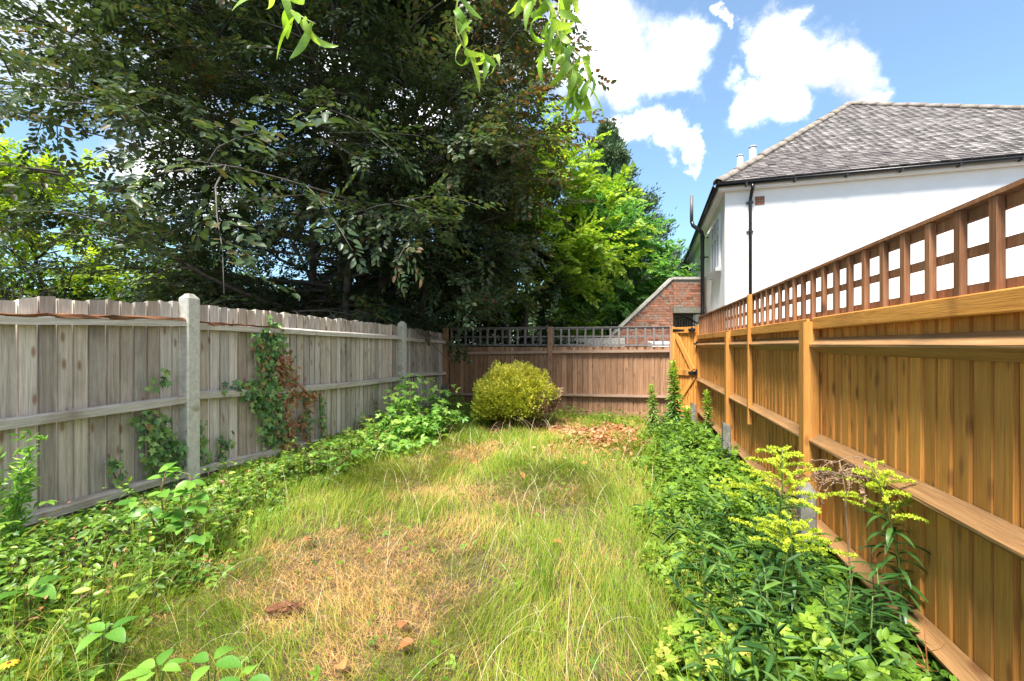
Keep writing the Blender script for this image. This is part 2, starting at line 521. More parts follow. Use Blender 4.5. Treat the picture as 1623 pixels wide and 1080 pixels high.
M_TILEP = rough_mat('clay_roof_tile_piece', ((.10, .087, .083), (.155, .138, .132), (.22, .20, .19)), 40, .50, .2, .003, 6, .5, ((.5, .48, .47), (.85, .83, .84), (1.05, 1.05, 1.02), (1.5, 1.48, 1.46)))
M_RIDGE = rough_mat('ridge_tile', ((.15, .125, .105), (.22, .19, .165), (.29, .26, .23)), 9, .9, .3, .004, 8, .2, None, ((.22, .21, .10), 5, .6))
M_ROOFBASE = plain('roof_underlay', (.05, .045, .048), .9)
M_SOIL = rough_mat('soil', ((.045, .033, .02), (.09, .065, .038), (.16, .115, .065)), 9, .95, .8, .03)
M_BARK = rough_mat('grey_bark', ((.05, .045, .038), (.10, .092, .08), (.16, .15, .13)), 12, .9, .6, .01)
M_BARKD = rough_mat('dark_bark', ((.035, .028, .022), (.07, .058, .047), (.11, .095, .08)), 12, .9, .6, .01)

M_BEECH = leaf_mat('copper_beech_leaf', ((.028, .052, .024), (.048, .084, .034), (.075, .118, .050), (.105, .085, .040), (.16, .085, .040)), .40, .32, (1.8, 1.6, .7), spec=.42, pos=(0, .40, .72, .9, 1))
M_SYC = leaf_mat('yellow_green_leaf', ((.12, .24, .03), (.22, .37, .05), (.36, .49, .08), (.48, .54, .13)), .42, .45, (1.7, 1.6, .6))
M_LIME = leaf_mat('mid_green_leaf', ((.055, .16, .045), (.11, .26, .07), (.20, .38, .095), (.29, .46, .13)), .45, .42, (1.5, 1.6, .7))
M_CYP = leaf_mat('cypress_foliage', ((.04, .085, .04), (.075, .135, .065), (.13, .19, .095), (.17, .15, .09)), .7, .15, pos=(0, .4, .85, 1))
M_ROB = leaf_mat('robinia_leaf', ((.20, .32, .02), (.34, .46, .03), (.46, .54, .06)), .45, .5, (1.6, 1.6, .6))
M_SHRUB = leaf_mat('dark_shrub_leaf', ((.014, .032, .010), (.028, .058, .016), (.06, .10, .022), (.15, .18, .03)), .4, .25, pos=(0, .45, .85, 1))
M_FAR = leaf_mat('far_tree_leaf', ((.045, .10, .025), (.08, .15, .035), (.13, .21, .05)), .55, .3)
M_BUSH = leaf_mat('golden_conifer_foliage', ((.16, .23, .02), (.38, .43, .035), (.62, .58, .065), (.70, .60, .13)), .6, .25, (1.2, 1.2, .6))
M_BUSHDEAD = leaf_mat('dead_conifer_foliage', ((.14, .085, .05), (.32, .22, .12), (.52, .43, .20)), .85, .1)
M_GRASS = leaf_mat('grass_blade', ((.09, .19, .012), (.17, .28, .018), (.28, .345, .032), (.46, .36, .085), (.68, .375, .165)), .55, .30, (1.25, 1.3, .8), spec=.25)
M_STRAW = leaf_mat('straw_stalk', ((.50, .42, .20), (.66, .56, .32), (.74, .66, .42)), .5, .1)
M_COVER = leaf_mat('ground_cover_leaf', ((.03, .075, .010), (.075, .155, .016), (.14, .25, .022), (.23, .34, .035), (.44, .43, .08)), .5, .30, (1.5, 1.5, .6), pos=(0, .3, .6, .88, 1), spec=.25)
M_COVERL = leaf_mat('mixed_border_leaf', ((.05, .11, .02), (.11, .22, .03), (.21, .34, .045), (.40, .42, .06), (.28, .12, .05)), .4, .30, pos=(0, .32, .66, .90, 1))
M_IVY = leaf_mat('ivy_leaf', ((.04, .11, .035), (.085, .19, .05), (.17, .29, .075), (.29, .40, .10)), .36, .2, spec=.45)
M_IVYDEAD = leaf_mat('dead_ivy_leaf', ((.20, .085, .04), (.36, .16, .075), (.46, .25, .13)), .8, .15)
M_BRAMBLE = leaf_mat('bramble_leaf', ((.075, .20, .03), (.13, .29, .04), (.22, .40, .06)), .4, .35, per_object=True)
M_BRAMBLES = leaf_mat('bramble_thicket_leaf', ((.08, .20, .03), (.15, .33, .05), (.25, .45, .07), (.36, .52, .10)), .4, .35)
M_GOLDLEAF = leaf_mat('goldenrod_leaf', ((.020, .065, .014), (.036, .10, .020), (.065, .145, .028)), .38, .25, per_object=True)
M_GOLDLEAFS = leaf_mat('goldenrod_young_leaf', ((.07, .17, .04), (.14, .26, .06), (.27, .40, .08), (.44, .54, .09)), .45, .3)
M_WEED = leaf_mat('weed_leaf', ((.025, .075, .016), (.05, .125, .024), (.10, .20, .035), (.20, .30, .05)), .48, .28, spec=.25)
M_FLOWER = leaf_mat('goldenrod_flower', ((.34, .46, .025), (.52, .62, .04), (.68, .72, .07)), .7, .3, (1.1, 1.1, .6))
M_WILLOW = leaf_mat('willow_leaf', ((.15, .30, .035), (.24, .40, .06), (.34, .48, .12)), .35, .45, (1.6, 1.5, .6), per_object=True)
M_STEMG = plain('green_stem', (.10, .15, .03), .6)
M_STEMB = plain('brown_stem', (.16, .085, .045), .8)
M_TWIG = plain('willow_twig_bark', (.36, .38, .12), .6)
M_DRY = plain('dry_plant', (.23, .145, .09), .9)
M_DEADLEAF = leaf_mat('fallen_leaf', ((.18, .05, .028), (.36, .12, .055), (.50, .22, .10), (.56, .36, .19)), .8, .1)
M_DEADLEAF1 = leaf_mat('fallen_leaf_piece', ((.30, .11, .04), (.46, .18, .06)), .7, .1, per_object=True)

# ------------------------------------------------------------------ ground


def gz(x, y):
    """height of the garden soil"""
    return 0.02 * np.sin(x * 1.7 + y * .6) + 0.018 * np.sin(y * 2.1 - x * .9) - 0.02


def build_ground():
    n = 90
    xs = np.concatenate([[-900, -200, -60, -20, -9], np.linspace(-5, 2.2, n), [6, 15, 40, 200, 900]])
    ys = np.concatenate([[-900, -200, -40, -10, -3], np.linspace(-1, 10.5, n), [16, 40, 120, 400, 1200]])
    X, Y = np.meshgrid(xs, ys, indexing='ij')
    inside = np.clip(1 - np.maximum(np.abs(X + 1.4) - 3.6, 0), 0, 1) * np.clip(1 - np.maximum(np.abs(Y - 4.5) - 6, 0), 0, 1)
    Z = gz(X, Y) * inside + (1 - inside) * -.05
    V = np.stack([X, Y, Z], -1).reshape(-1, 3)
    a = np.arange(len(xs) * len(ys)).reshape(len(xs), len(ys))
    q = np.stack([a[:-1, :-1], a[1:, :-1], a[1:, 1:], a[:-1, 1:]], -1).reshape(-1, 4)
    F = np.concatenate([q[:, [0, 1, 2]], q[:, [0, 2, 3]]])
    o = obj('ground', mesh_tri('ground', V, F, smooth=True), M_SOIL)
    tag(o, kind='structure')


build_ground()

# ------------------------------------------------------------------ planks, rails, posts


def lerp_prof(prof, t):
    return float(np.interp(t, [p[0] for p in prof], [p[1] for p in prof]))


def axes(origin, ex, ey, ez):
    m = Matrix.Identity(4)
    for i in range(3):
        m[i][0], m[i][1], m[i][2], m[i][3] = ex[i], ey[i], ez[i], origin[i]
    return m


def board(parent, origin, along, face, w, h, mat, jag=.006, name='board', groove=(.006, .010), slant=0., thin=.005, thick=.026, base=0., flip=False):
    """feather-edge board: local x along the fence, local y towards the garden, local z up"""
    g = Geo()
    st = 3
    bow = random.uniform(-.004, .004)
    rings = []
    gap = random.uniform(*groove)
    ta, tb = thick * random.uniform(.60, .72), thick
    wv = w - gap                                   # visible width; a lap runs on behind the next board
    wl = w + min(.055, w * .5)
    for i in range(st):
        s = i / (st - 1)
        z = h * s
        off = bow * math.sin(math.pi * s)
        last = i == st - 1
        zl = z + (slant * .5 + random.uniform(-jag, jag) if last else 0)
        zr = z + (-slant * .5 + random.uniform(-jag, jag) if last else 0)
        jx = random.uniform(-.0012, .0012)
        zt_ = zr - (.01 if last else 0)
        pts = [(jx, .004 + off, zl), (wv - .004 + jx, .0005 + off, zr), (wv - .004 + jx, -.034, zt_), (wl, -.034, zt_), (wl, -.030, zt_), (wv + jx, -.030, zt_), (wv + jx, tb + off, zr), (jx, ta + off, zl)]
        if flip:
            pts = [(w - a, b_, c_) for a, b_, c_ in pts][::-1]
        rings.append(pts)
    g.sweep(rings)
    me = g.mesh('board')
    M = axes(Vector(origin) + Vector((0, 0, base)), along, face, (0, 0, 1))
    return obj(name, me, mat, M, parent)


def bar(parent, p0, p1, side, section, mat, name, jitter=.0, stations=2, sag=0., label=None):
    """bar from p0 to p1; section = 2D polygon in (side, third) axes"""
    p0, p1 = Vector(p0), Vector(p1)
    ez = (p1 - p0); ln = ez.length; ez.normalize()
    ex = Vector(side) - ez * Vector(side).dot(ez); ex.normalize()
    ey = ez.cross(ex)
    g = Geo(); rings = []
    for i in range(stations):
        s = i / (stations - 1)
        sg = sag * math.sin(math.pi * s)
        rings.append([(a + random.uniform(-jitter, jitter), b + random.uniform(-jitter, jitter) , ln * s) if not sg else
                      (a + random.uniform(-jitter, jitter), b + random.uniform(-jitter, jitter) + sg, ln * s) for a, b in section])
    g.sweep(rings)
    o = obj(name, g.mesh(name), mat, axes(p0, ex, ey, ez), parent)
    if label: o['label'] = label
    return o


def sq(a, b, c=.0):
    """rectangle a x b centred, optional chamfer"""
    if not c:
        return [(-a / 2, -b / 2), (a / 2, -b / 2), (a / 2, b / 2), (-a / 2, b / 2)]
    return [(-a / 2 + c, -b / 2), (a / 2 - c, -b / 2), (a / 2, -b / 2 + c), (a / 2, b / 2 - c), (a / 2 - c, b / 2), (-a / 2 + c, b / 2), (-a / 2, b / 2 - c), (-a / 2, -b / 2 + c)]


def post_mesh(a, b, h, c=.008, cap='flat', capk=.05):
    g = Geo(); s = sq(a, b, c)
    rings = [[(x, y, z) for x, y in s] for z in (0, h * .5, h)]
    if cap == 'pyramid':
        rings.append([(x * .42, y * .42, h + capk) for x, y in s])
    elif cap == 'round':
        rings.append([(x * .92, y * .92, h + capk * .45) for x, y in s]); rings.append([(x * .45, y * .9, h + capk) for x, y in s])
    elif cap == 'slope':
        rings[-1] = [(x, y, h - capk * (x / a + .5)) for x, y in s]
    g.sweep(rings)
    return g.mesh('post')


def upright(parent, name, x, y, a, b, h, mat, z0=-.1, **k):
    return obj(name, post_mesh(a, b, h - z0, **k), mat, T((x, y, z0)), parent)


# ---- left fence: weathered grey boards, concrete posts
XL = -4.07
LF = thing('board_fence', 'weathered grey close board fence with concrete posts along the left', 'fence', (XL, 4, 0))
P1, P2, PEND = 3.36, 7.45, 9.42
top_prof = {0: [(-1.0, 1.66), (2.06, 1.73), (P1, 1.83)], 1: [(P1, 1.82), (P2, 1.765)], 2: [(P2, 1.755), (PEND, 1.67)]}
rails = {0: [((-1.0, .85), (P1, .917)), ((-1.0, 1.50), (P1, 1.63)), ((-1.0, .20), (P1, .23))],
         1: [((P1, .944), (P2, .82)), ((P1, 1.605), (P2, 1.55)), ((P1, .225), (P2, .03))],
         2: [((P2, .875), (PEND, .80)), ((P2, 1.525), (PEND, 1.49)), ((P2, .095), (PEND, .06))]}
edges = [-.9, P1, P2, PEND]
for k in range(3):
    t = edges[k] + .02
    sp = .112 if k < 2 else .104
    while t < edges[k + 1] - .03:
        w = min(sp * random.uniform(.88, 1.12), edges[k + 1] - t)
        h = lerp_prof(top_prof[k], t) + random.uniform(-.012, .012)
        if k == 0 and 2.2 < t < 2.33: h += .03
        board(LF, (XL - .027, t + w, -.12), (0, -1, 0), (1, 0, 0), w, h + .12, M_GREY, .008, groove=(.010, .017), slant=random.uniform(-.012, .012))
        t += w
    for j, (a, b) in enumerate(rails[k]):
        rot = (j == 1)
        sec = [(-.004 - .036, -.032), (.036, -.036), (.040, .020), (.006, .036), (-.04, .034)]
        bar(LF, (XL + .046, a[0] + .02, a[1]), (XL + .046, b[0] - .02, b[1]), (1, 0, 0), [(p, -q) for p, q in sec], M_GREYRAIL, 'rail', .004, 12,
            sag=(.03 if k == 1 and j == 0 else 0))
    if k < 2:      # rotten splintered top rail
        a, b = rails[k][1]
        if k == 0: s0, s1 = 1.95, P1 - .05
        else: s0, s1 = P1 + .06, P1 + 1.1
        z0 = lerp_prof([a, b], s0) + .022; z1 = lerp_prof([a, b], s1) + .024
        bar(LF, (XL + .062, s0, z0), (XL + .062, s1, z1), (1, 0, 0), [(-.03, -.02), (.022, -.018), (.026, .008), (-.004, .022), (-.03, .02)], M_ROT, 'split_timber', .010, 14, label='rotten splintered brown top edge of the rail')
for y in (-1.0, P1, P2):
    upright(LF, 'concrete_post', XL + .045, y, .12, .125, 1.855 if y != P2 else 1.80, M_CONC, -.1, cap='pyramid', capk=.045)

# ---- end fence: brown boards with grey trellis
YE = 9.45
EF = thing('trellis_fence', 'brown board fence with low grey trellis across the garden end', 'fence', (-1.6, YE, 0))
ex0, exm, ex1 = -4.0, W(884, 600, 9.6).x, .735
exm = -1.66
for a, b, side in ((ex0 + .06, exm, 0), (exm, ex1, 1)):
    x = a
    while x < b - .04:
        w = min(random.uniform(.092, .128), b - x)
        board(EF, (x, YE + .027, -.15), (1, 0, 0), (0, -1, 0), w, 1.375 + .15 + random.uniform(-.004, .004) + .012 * side, M_BROWN, .002, groove=(.005, .009))
        x += w
    for z0, z1 in ((1.225, 1.26) if side == 0 else (1.265, 1.295), (.33, .335) if side == 0 else (.375, .40)):
        bar(EF, (a + .02, YE - .035, z0), (b - .01, YE - .035, z1), (0, -1, 0), [(-.034, -.03), (.03, -.036), (.034, .014), (.0, .036), (-.034, .034)], M_BRAIL, 'rail', .002, 6)
    # gravel board
    bar(EF, (a + .02, YE - .012, .0), (b - .01, YE - .012, .0), (0, -1, 0), sq(.03, .14), M_BROWN, 'gravel_board', .001, 4)
    tr = Geo()
    zt = 1.785 - .012 * side
    tr.box(a + .03, b - .02, YE - .008, YE + .014, zt - .035, zt).box(a + .03, b - .02, YE - .008, YE + .014, 1.58, 1.61)
    tr.box(a + .03, b - .02, YE - .008, YE + .014, 1.400, 1.435).box(a + .02, b - .01, YE - .03, YE + .03, zt + .002, zt + .018)
    to = obj('trellis', tr.mesh('trellis'), M_GTRELLIS, Matrix.Identity(4), EF)
    x = a + .06
    gs = Geo().box(-.018, .018, -.012, .012, 0, .36).mesh('slat')
    while x < b - .03:
        obj('slat', gs, M_GTRELLIS, T((x, YE - .022, zt - .375)) @ Matrix.Rotation(random.uniform(-.008, .008), 4, 'Y'), to)
        x += .168
for x, h in ((ex0 - .01, 1.80), (exm, 1.80), (ex1 + .02, 1.78)):
    upright(EF, 'post', x, YE - .03, .095, .11, h, M_BROWN)
for x, y, h, lab in ((ex0 + .02, YE - .15, .55, 'short pale concrete spur at the corner where the fences meet'), (exm + .03, YE - .14, .36, 'stubby concrete spur beside the golden bush')):
    sp_ = obj('concrete_spur', post_mesh(.10, .085, h + .1, .008, 'slope', .04), M_SPUR, T((x, y, -.1)))
    tag(sp_, lab, 'concrete post')

# ---- right fence: orange boards, arris rails, dark trellis
XR = 1.20
RF = thing('timber_fence', 'orange stained close board fence topped with dark trellis on the right', 'fence', (XR, 4, 0))
RY1 = 8.98
t = -.6
nb = 0
while t < RY1 - .06:
    w = .098 * random.uniform(.92, 1.08)
    board(RF, (XR + .027, t, -.1), (0, 1, 0), (-1, 0, 0), w, 1.555 + .1, M_ORANGE, .003, groove=(.006, .0095), flip=True)
    t += w
rposts = (.55, 3.47, 6.06)
spans = [(-.6, .55), (.55, 3.47), (3.47, 6.06), (6.06, RY1)]
arris = [(-.002, -.052), (.066, -.006), (.066, .006), (-.002, .052)]
for a, b in spans:
    for z in (EYE, .78, .215):
        bar(RF, (XR - .0005, a + .05, z + random.uniform(-.006, .006)), (XR - .001, b - .05, z + random.uniform(-.006, .006)), (-1, 0, 0), arris, M_ORAIL, 'rail', .0016, 7)
    bar(RF, (XR - .024, a + .052, 1.562), (XR - .024, b - .052, 1.562), (-1, 0, 0), sq(.046, .075, .004), M_ORANGE, 'top_beam', .001, 5)
    bar(RF, (XR - .012, a + .05, .03), (XR - .012, b - .05, .03), (-1, 0, 0), sq(.022, .16), M_ORAIL, 'gravel_board', .001, 4)
for y in rposts:
    upright(RF, 'post', XR - .048, y, .098, .10, 1.575 if y > 1 else 1.575, M_ORANGE)
upright(RF, 'trellis_support', XR - .050, 5.06, .045, .05, 1.93, M_ORANGE, .62)
TR_T = 1.918
tr = Geo()
y0, y1 = -.6, 8.9
for z0, z1 in ((TR_T - .045, TR_T - .008), (1.742, 1.777), (1.603, 1.64)):
    tr.box(XR - .004, XR + .018, y0, y1, z0, z1)
tr.box(XR - .036, XR + .03, y0, y1, TR_T, TR_T + .016)
to = obj('trellis', tr.mesh('trellis'), M_TRELLIS, Matrix.Identity(4), RF)
gs = Geo().sweep([[(x, y, z) for x, y in sq(.026, .038, .003)] for z in (0, .17, .327)]).mesh('slat')
t = y0 + .05
tt = 1.5 + (1.516 + .306) - 1.5
off = ((1.516 + .306) / .967) % .178
k = 0
while y0 + k * .178 < y1:
    y = off + y0 + k * .178 + .6 - .178 * 3
    k += 1
    if y < y0 or y > y1: continue
    obj('slat', gs, M_TRELLIS, T((XR - .019, y + random.uniform(-.006, .006), 1.588)) @ Matrix.Rotation(random.uniform(-.010, .010), 4, 'X'), to)
for (px, py, Z, h, lab) in ((1278, 783, 2.75, 0, 'mossy concrete spur against the thick post behind the flowering goldenrod'),
                            (1153, 672, 5.25, 0, 'slim grey concrete spur standing in the right border halfway along the orange fence'),
                            (1099, 640, 7.4, 0, 'weathered grey spur in front of the timber gate')):
    p = W(px, py, Z)
    sp_ = obj('concrete_spur', post_mesh(.085, .10, p.z + .12, .010, 'slope' if Z > 3 else 'pyramid', .045), M_SPUR, T((min(p.x, XR - .15), p.y, -.1)))
    tag(sp_, lab, 'concrete post')

# ---- gate, set at an angle between the two fences
g0, g1 = Vector((.80, 9.36, 0)), Vector((1.165, 9.02, 0))
gu = (g1 - g0).normalized(); gn = Vector((gu.y, -gu.x, 0))      # gn faces the garden
gl = (g1 - g0).length
GT = thing('timber_gate', 'narrow orange ledged and braced gate with black hinges in the corner', 'gate', (g0.x, g0.y, 0))


def gp(s, z, o=0.):
    return g0 + gu * s + gn * o + Vector((0, 0, z))


s = .0
while s < gl - .01:
    w = min(.062, gl - s)
    board(GT, gp(s, .06), gu, gn, w, 1.70, M_ORANGE, .002, groove=(.006, .008), thick=.02)
    s += w
for z in (1.70, .90, .20):
    bar(GT, gp(.01, z, .035), gp(gl - .01, z, .035), gn, sq(.035, .11, .004), M_ORANGE, 'ledge', .001, 4)
bar(GT, gp(.05, 1.63, .034), gp(gl - .07, .96, .034), gn, sq(.032, .085, .004), M_ORANGE, 'brace', .001, 4)
bar(GT, gp(gl - .05, .83, .034), gp(.06, .27, .034), gn, sq(.032, .085, .004), M_ORANGE, 'brace', .001, 4)
bar(GT, gp(.012, .06, .036), gp(.012, 1.76, .036), gn, sq(.036, .06, .004), M_ORANGE, 'stile', .001, 4)
for z in (1.70,):
    hg = Geo(); hg.sweep([[gp(.0, z - .03, .056), gp(.0, z + .03, .056), gp(.0, z + .03, .060), gp(.0, z - .03, .060)],
                          [gp(.26, z - .010, .056), gp(.26, z + .010, .056), gp(.26, z + .010, .060), gp(.26, z - .010, .060)]])
    obj('hinge', hg.mesh('hinge'), M_IRON, Matrix.Identity(4), GT)
for z, nm in ((1.70, 'hinge'), (.90, 'latch')):
    hg = Geo(); c = gp(gl - .07, z, .07)
    hg.tube([gp(gl - .13, z, .066), gp(gl - .01, z, .066)], .028, 6); hg.tube([gp(gl - .05, z - .05, .085), gp(gl - .05, z + .05, .085)], .016, 6)
    obj(nm, hg.mesh(nm), M_IRON, Matrix.Identity(4), GT)
GP = obj('gate_post', post_mesh(.10, .10, 1.90, .006), M_ORANGE, T((1.21, 8.99, -.1)))
tag(GP, 'square orange timber gate post at the far end of the right fence', 'gate post')
for z, nm in ((1.44, 0), (.92, 1)):
    hg = Geo().box(1.135, 1.158, 8.935, 9.0, z - .05, z + .05)
    hg.tube([(1.14, 8.97, z), (1.10, 8.95, z)], .018, 6)
    hm = obj('latch_keeper', hg.mesh('latch_keeper'), M_IRON, WM[GP.name] @ T(-Vector((1.21, 8.99, -.1))), GP)

# ------------------------------------------------------------------ white house on the right
HB = rad(16.9) - YAW                  # house turned a little from the garden
hu = Vector((math.cos(HB), -math.sin(HB), 0)); hv = Vector((math.sin(HB), math.cos(HB), 0))
hc = W(1149, 547, 10.4); hc.z = 0
EAVE = 5.02
HW, HL = 9.5, 17.0


def hp(a, b, z):
    return hc + hu * a + hv * b + Vector((0, 0, z))


HM = axes(hc, hu, hv, (0, 0, 1))
H = thing('white_house', 'white rendered house with dark tiled hipped roof beyond the right fence', 'house', hc)
wall = Geo()
wall.v += [(0, 0, -.2), (HW, 0, -.2), (HW, HL, -.2), (0, HL, -.2), (0, 0, EAVE), (HW, 0, EAVE), (HW, HL, EAVE), (0, HL, EAVE)]
wall.f += [(0, 1, 5, 4), (1, 2, 6, 5), (2, 3, 7, 6), (3, 0, 4, 7)]
obj('wall', wall.mesh('wall'), M_RENDER, HM, H)
OV = .17
RH = 3.18 + .03
ax, ay = 3.76, 3.76
E = [Vector((-OV, -OV, EAVE + .06)), Vector((HW + OV, -OV, EAVE + .06)), Vector((HW + OV, HL + OV, EAVE + .06)), Vector((-OV, HL + OV, EAVE + .06))]
A1, A2 = Vector((ax, ay, EAVE + RH)), Vector((ax, HL - ay, EAVE + RH))
rb = Geo()
rb.v = [tuple(p) for p in E + [A1, A2]] + [tuple(p - Vector((0, 0, .05))) for p in E]
rb.f = [(0, 1, 4), (1, 2, 5, 4), (2, 3, 5), (3, 0, 4, 5), (0, 6, 7, 1), (1, 7, 8, 2), (2, 8, 9, 3), (3, 9, 6, 0), (6, 9, 8, 7)]
roof = obj('roof', rb.mesh('roof'), M_ROOFBASE, HM, H)
# tiles on the face towards the garden
up = (A1 - E[0]); u_ = Vector((1, 0, 0))
nrm_ = u_.cross(Vector((0, ay + OV, RH - .06))).normalized()
sl = Vector((0, ay + OV, RH - .06)).normalized()
SL = math.hypot(ay + OV, RH - .06)
tl = []
gauge, tw = .098, .170
row = 0
while row * gauge < SL - .05:
    s = row * gauge
    f = s / SL
    xa = -OV + (ax + OV) * f; xb = HW + OV + (ax - HW - OV) * f
    x = xa + (.0 if row % 2 else tw / 2)
    while x < xb:
        tl.append((x, s)); x += tw
    row += 1
tm = Geo(); tm.sweep([[(-.081, 0, .004), (.081, 0, .004), (.081, 0, .034), (-.081, 0, .034)], [(-.081, .17, -.004), (.081, .17, -.004), (.081, .17, .010), (-.081, .17, .010)]])
tmesh = tm.mesh('roof_tile'); tmesh.materials.append(M_TILEP)
base_o = E[0].copy(); base_o.x = 0


def tile_M(x, s):
    j = [random.gauss(0, .010) for _ in range(3)]
    p = Vector((x, base_o.y, base_o.z)) + sl * (s - .03) + nrm_ * (.004 + abs(random.gauss(0, .0035)))
    return axes(p, u_, sl, nrm_) @ Matrix.Rotation(j[0], 4, 'X') @ Matrix.Rotation(j[1] * .8, 4, 'Z') @ Matrix.Rotation(j[2] * .8, 4, 'Y')


cam_l = HM.inverted() @ Vector((0, 0, EYE))


def tile_rank(ts):
    x, s = ts
    p = Vector((x, base_o.y, base_o.z)) + sl * s
    q = (HM @ p)
    Zc = -q.x * SA + q.y * CA; Xc = q.x * CA + q.y * SA
    vis = abs(Xc / Zc) * FPX < 815
    return (0 if vis else 1, (p - cam_l).length)


tl.sort(key=tile_rank)
for x, s in tl[:300]:
    obj('roof_tile', tmesh, M_TILEP, HM @ tile_M(x, s), roof)
tv = np.array([v.co[:] for v in tmesh.vertices]); tf = tri([tuple(p.vertices) for p in tmesh.polygons])
pos, Rm, rn = [], [], []
for x, s in tl[300:]:
    m = tile_M(x, s); pos.append(m.translation[:]); Rm.append(np.array(m.to_3x3())); rn.append(random.random())
o = obj('roof_tiles', stamp('roof_tiles', (tv, tf), np.array(pos), np.array(Rm), np.ones(len(pos)), np.array(rn)), M_TILE, HM, roof)
tag(o, kind='stuff')
# hip and ridge tiles


def hip_run(p0, p1, name):
    d = (p1 - p0); ln = d.length; d.normalize()
    n = int(ln / .34)
    side = d.cross(Vector((0, 0, 1))).normalized(); upv = side.cross(d)
    g = Geo(); r0 = .125
    g.sweep([[(r * math.cos(a) , r * math.sin(a) - .03, z) for a in [math.pi * k / 6 for k in range(7)]] + [((r - .02) * math.cos(a), (r - .02) * math.sin(a) - .03, z) for a in [math.pi * k / 6 for k in range(6, -1, -1)]]
             for r, z in ((r0 + .008, 0), (r0 - .006, .36))])
    me = g.mesh('ridge_tile', True); me.materials.append(M_RIDGE)
    for i in range(n):
        p = p0 + d * (ln * i / n)
        obj(name, me, M_RIDGE, HM @ axes(p + upv * random.uniform(-.006, .006), side, upv, d) @ Matrix.Rotation(random.gauss(0, .02), 4, 'X'), roof)


hip_run(E[0], A1, 'ridge_tile'); hip_run(E[1], A1, 'ridge_tile'); hip_run(A1, A2, 'ridge_tile')
# fascia, soffit, gutters
g = Geo(); g.box(-OV + .02, HW + OV - .02, -OV + .012, -OV + .035, EAVE - .10, EAVE + .006)
obj('fascia', g.mesh('fascia'), M_WHITE, HM, H)
g = Geo(); g.box(-OV + .012, -OV + .035, -OV + .04, HL, EAVE - .10, EAVE + .006)
obj('fascia', g.mesh('fascia'), M_WHITE, HM, H)
g = Geo(); g.box(-OV + .04, HW + OV, -OV + .04, -.003, EAVE - .11, EAVE - .085)
obj('soffit', g.mesh('soffit'), M_WHITE, HM, H)
g = Geo(); g.box(-OV + .04, -.003, .0, HL, EAVE - .11, EAVE - .085)
obj('soffit', g.mesh('soffit'), M_WHITE, HM, H)


def gutter(p0, p1):
    g = Geo()
    p0, p1 = Vector(p0), Vector(p1)
    d = (p1 - p0).normalized(); side = d.cross(Vector((0, 0, 1)))
    pr = [(.058 * math.cos(a), .058 * math.sin(a)) for a in [math.pi + math.pi * k / 8 for k in range(9)]]
    pr += [(.052 * math.cos(a), .052 * math.sin(a) + .003) for a in [2 * math.pi - math.pi * k / 8 for k in range(9)]]
    g.sweep([[p + side * a + Vector((0, 0, b)) for a, b in pr] for p in (p0, p1)])
    return obj('gutter', g.mesh('gutter', True), M_BLACK, HM, H)


gu1 = gutter((-OV - .05, -OV - .055, EAVE + .01), (HW + OV, -OV - .055, EAVE - .02))
gu2 = gutter((-OV - .055, HL, EAVE - .04), (-OV - .055, -OV - .05, EAVE + .005))
br = Geo().box(-.018, .018, -.052, .064, -.075, .004).mesh('gutter_bracket')
for i in range(10):
    obj('gutter_bracket', br, M_BLACK, HM @ T((.4 + i * .95, -OV - .055, EAVE - .005)), gu1)
# downpipe on the side wall
g = Geo()
dx = .51
g.tube([(dx + .02, -OV - .055, EAVE - .04), (dx + .02, -OV - .055, EAVE - .13), (dx + .01, -OV + .02, EAVE - .22), (dx, -.09, EAVE - .34), (dx, -.075, EAVE - .42), (dx, -.075, -.1)], .036, 10)
dpo = obj('downpipe', g.mesh('downpipe', True), M_BLACK, HM, H)
for z in (EAVE - .40, EAVE - 1.05, EAVE - 2.6):
    g = Geo(); g.tube([(dx, -.075, z - .035), (dx, -.075, z + .035)], .044, 10); g.box(dx - .075, dx + .075, -.035, -.004, z - .012, z + .012)
    obj('pipe_clip', g.mesh('pipe_clip'), M_BLACK, HM, dpo)
# air brick (brick-coloured vent)
g = Geo()
for i in range(4):
    for j in range(2):
        g.box(.62 + i * .048, .662 + i * .048, -.014, .02, 4.56 + j * .098, 4.648 + j * .098)
obj('air_brick', g.mesh('air_brick'), M_BRICK, HM, H)
# left face: window, soil pipes


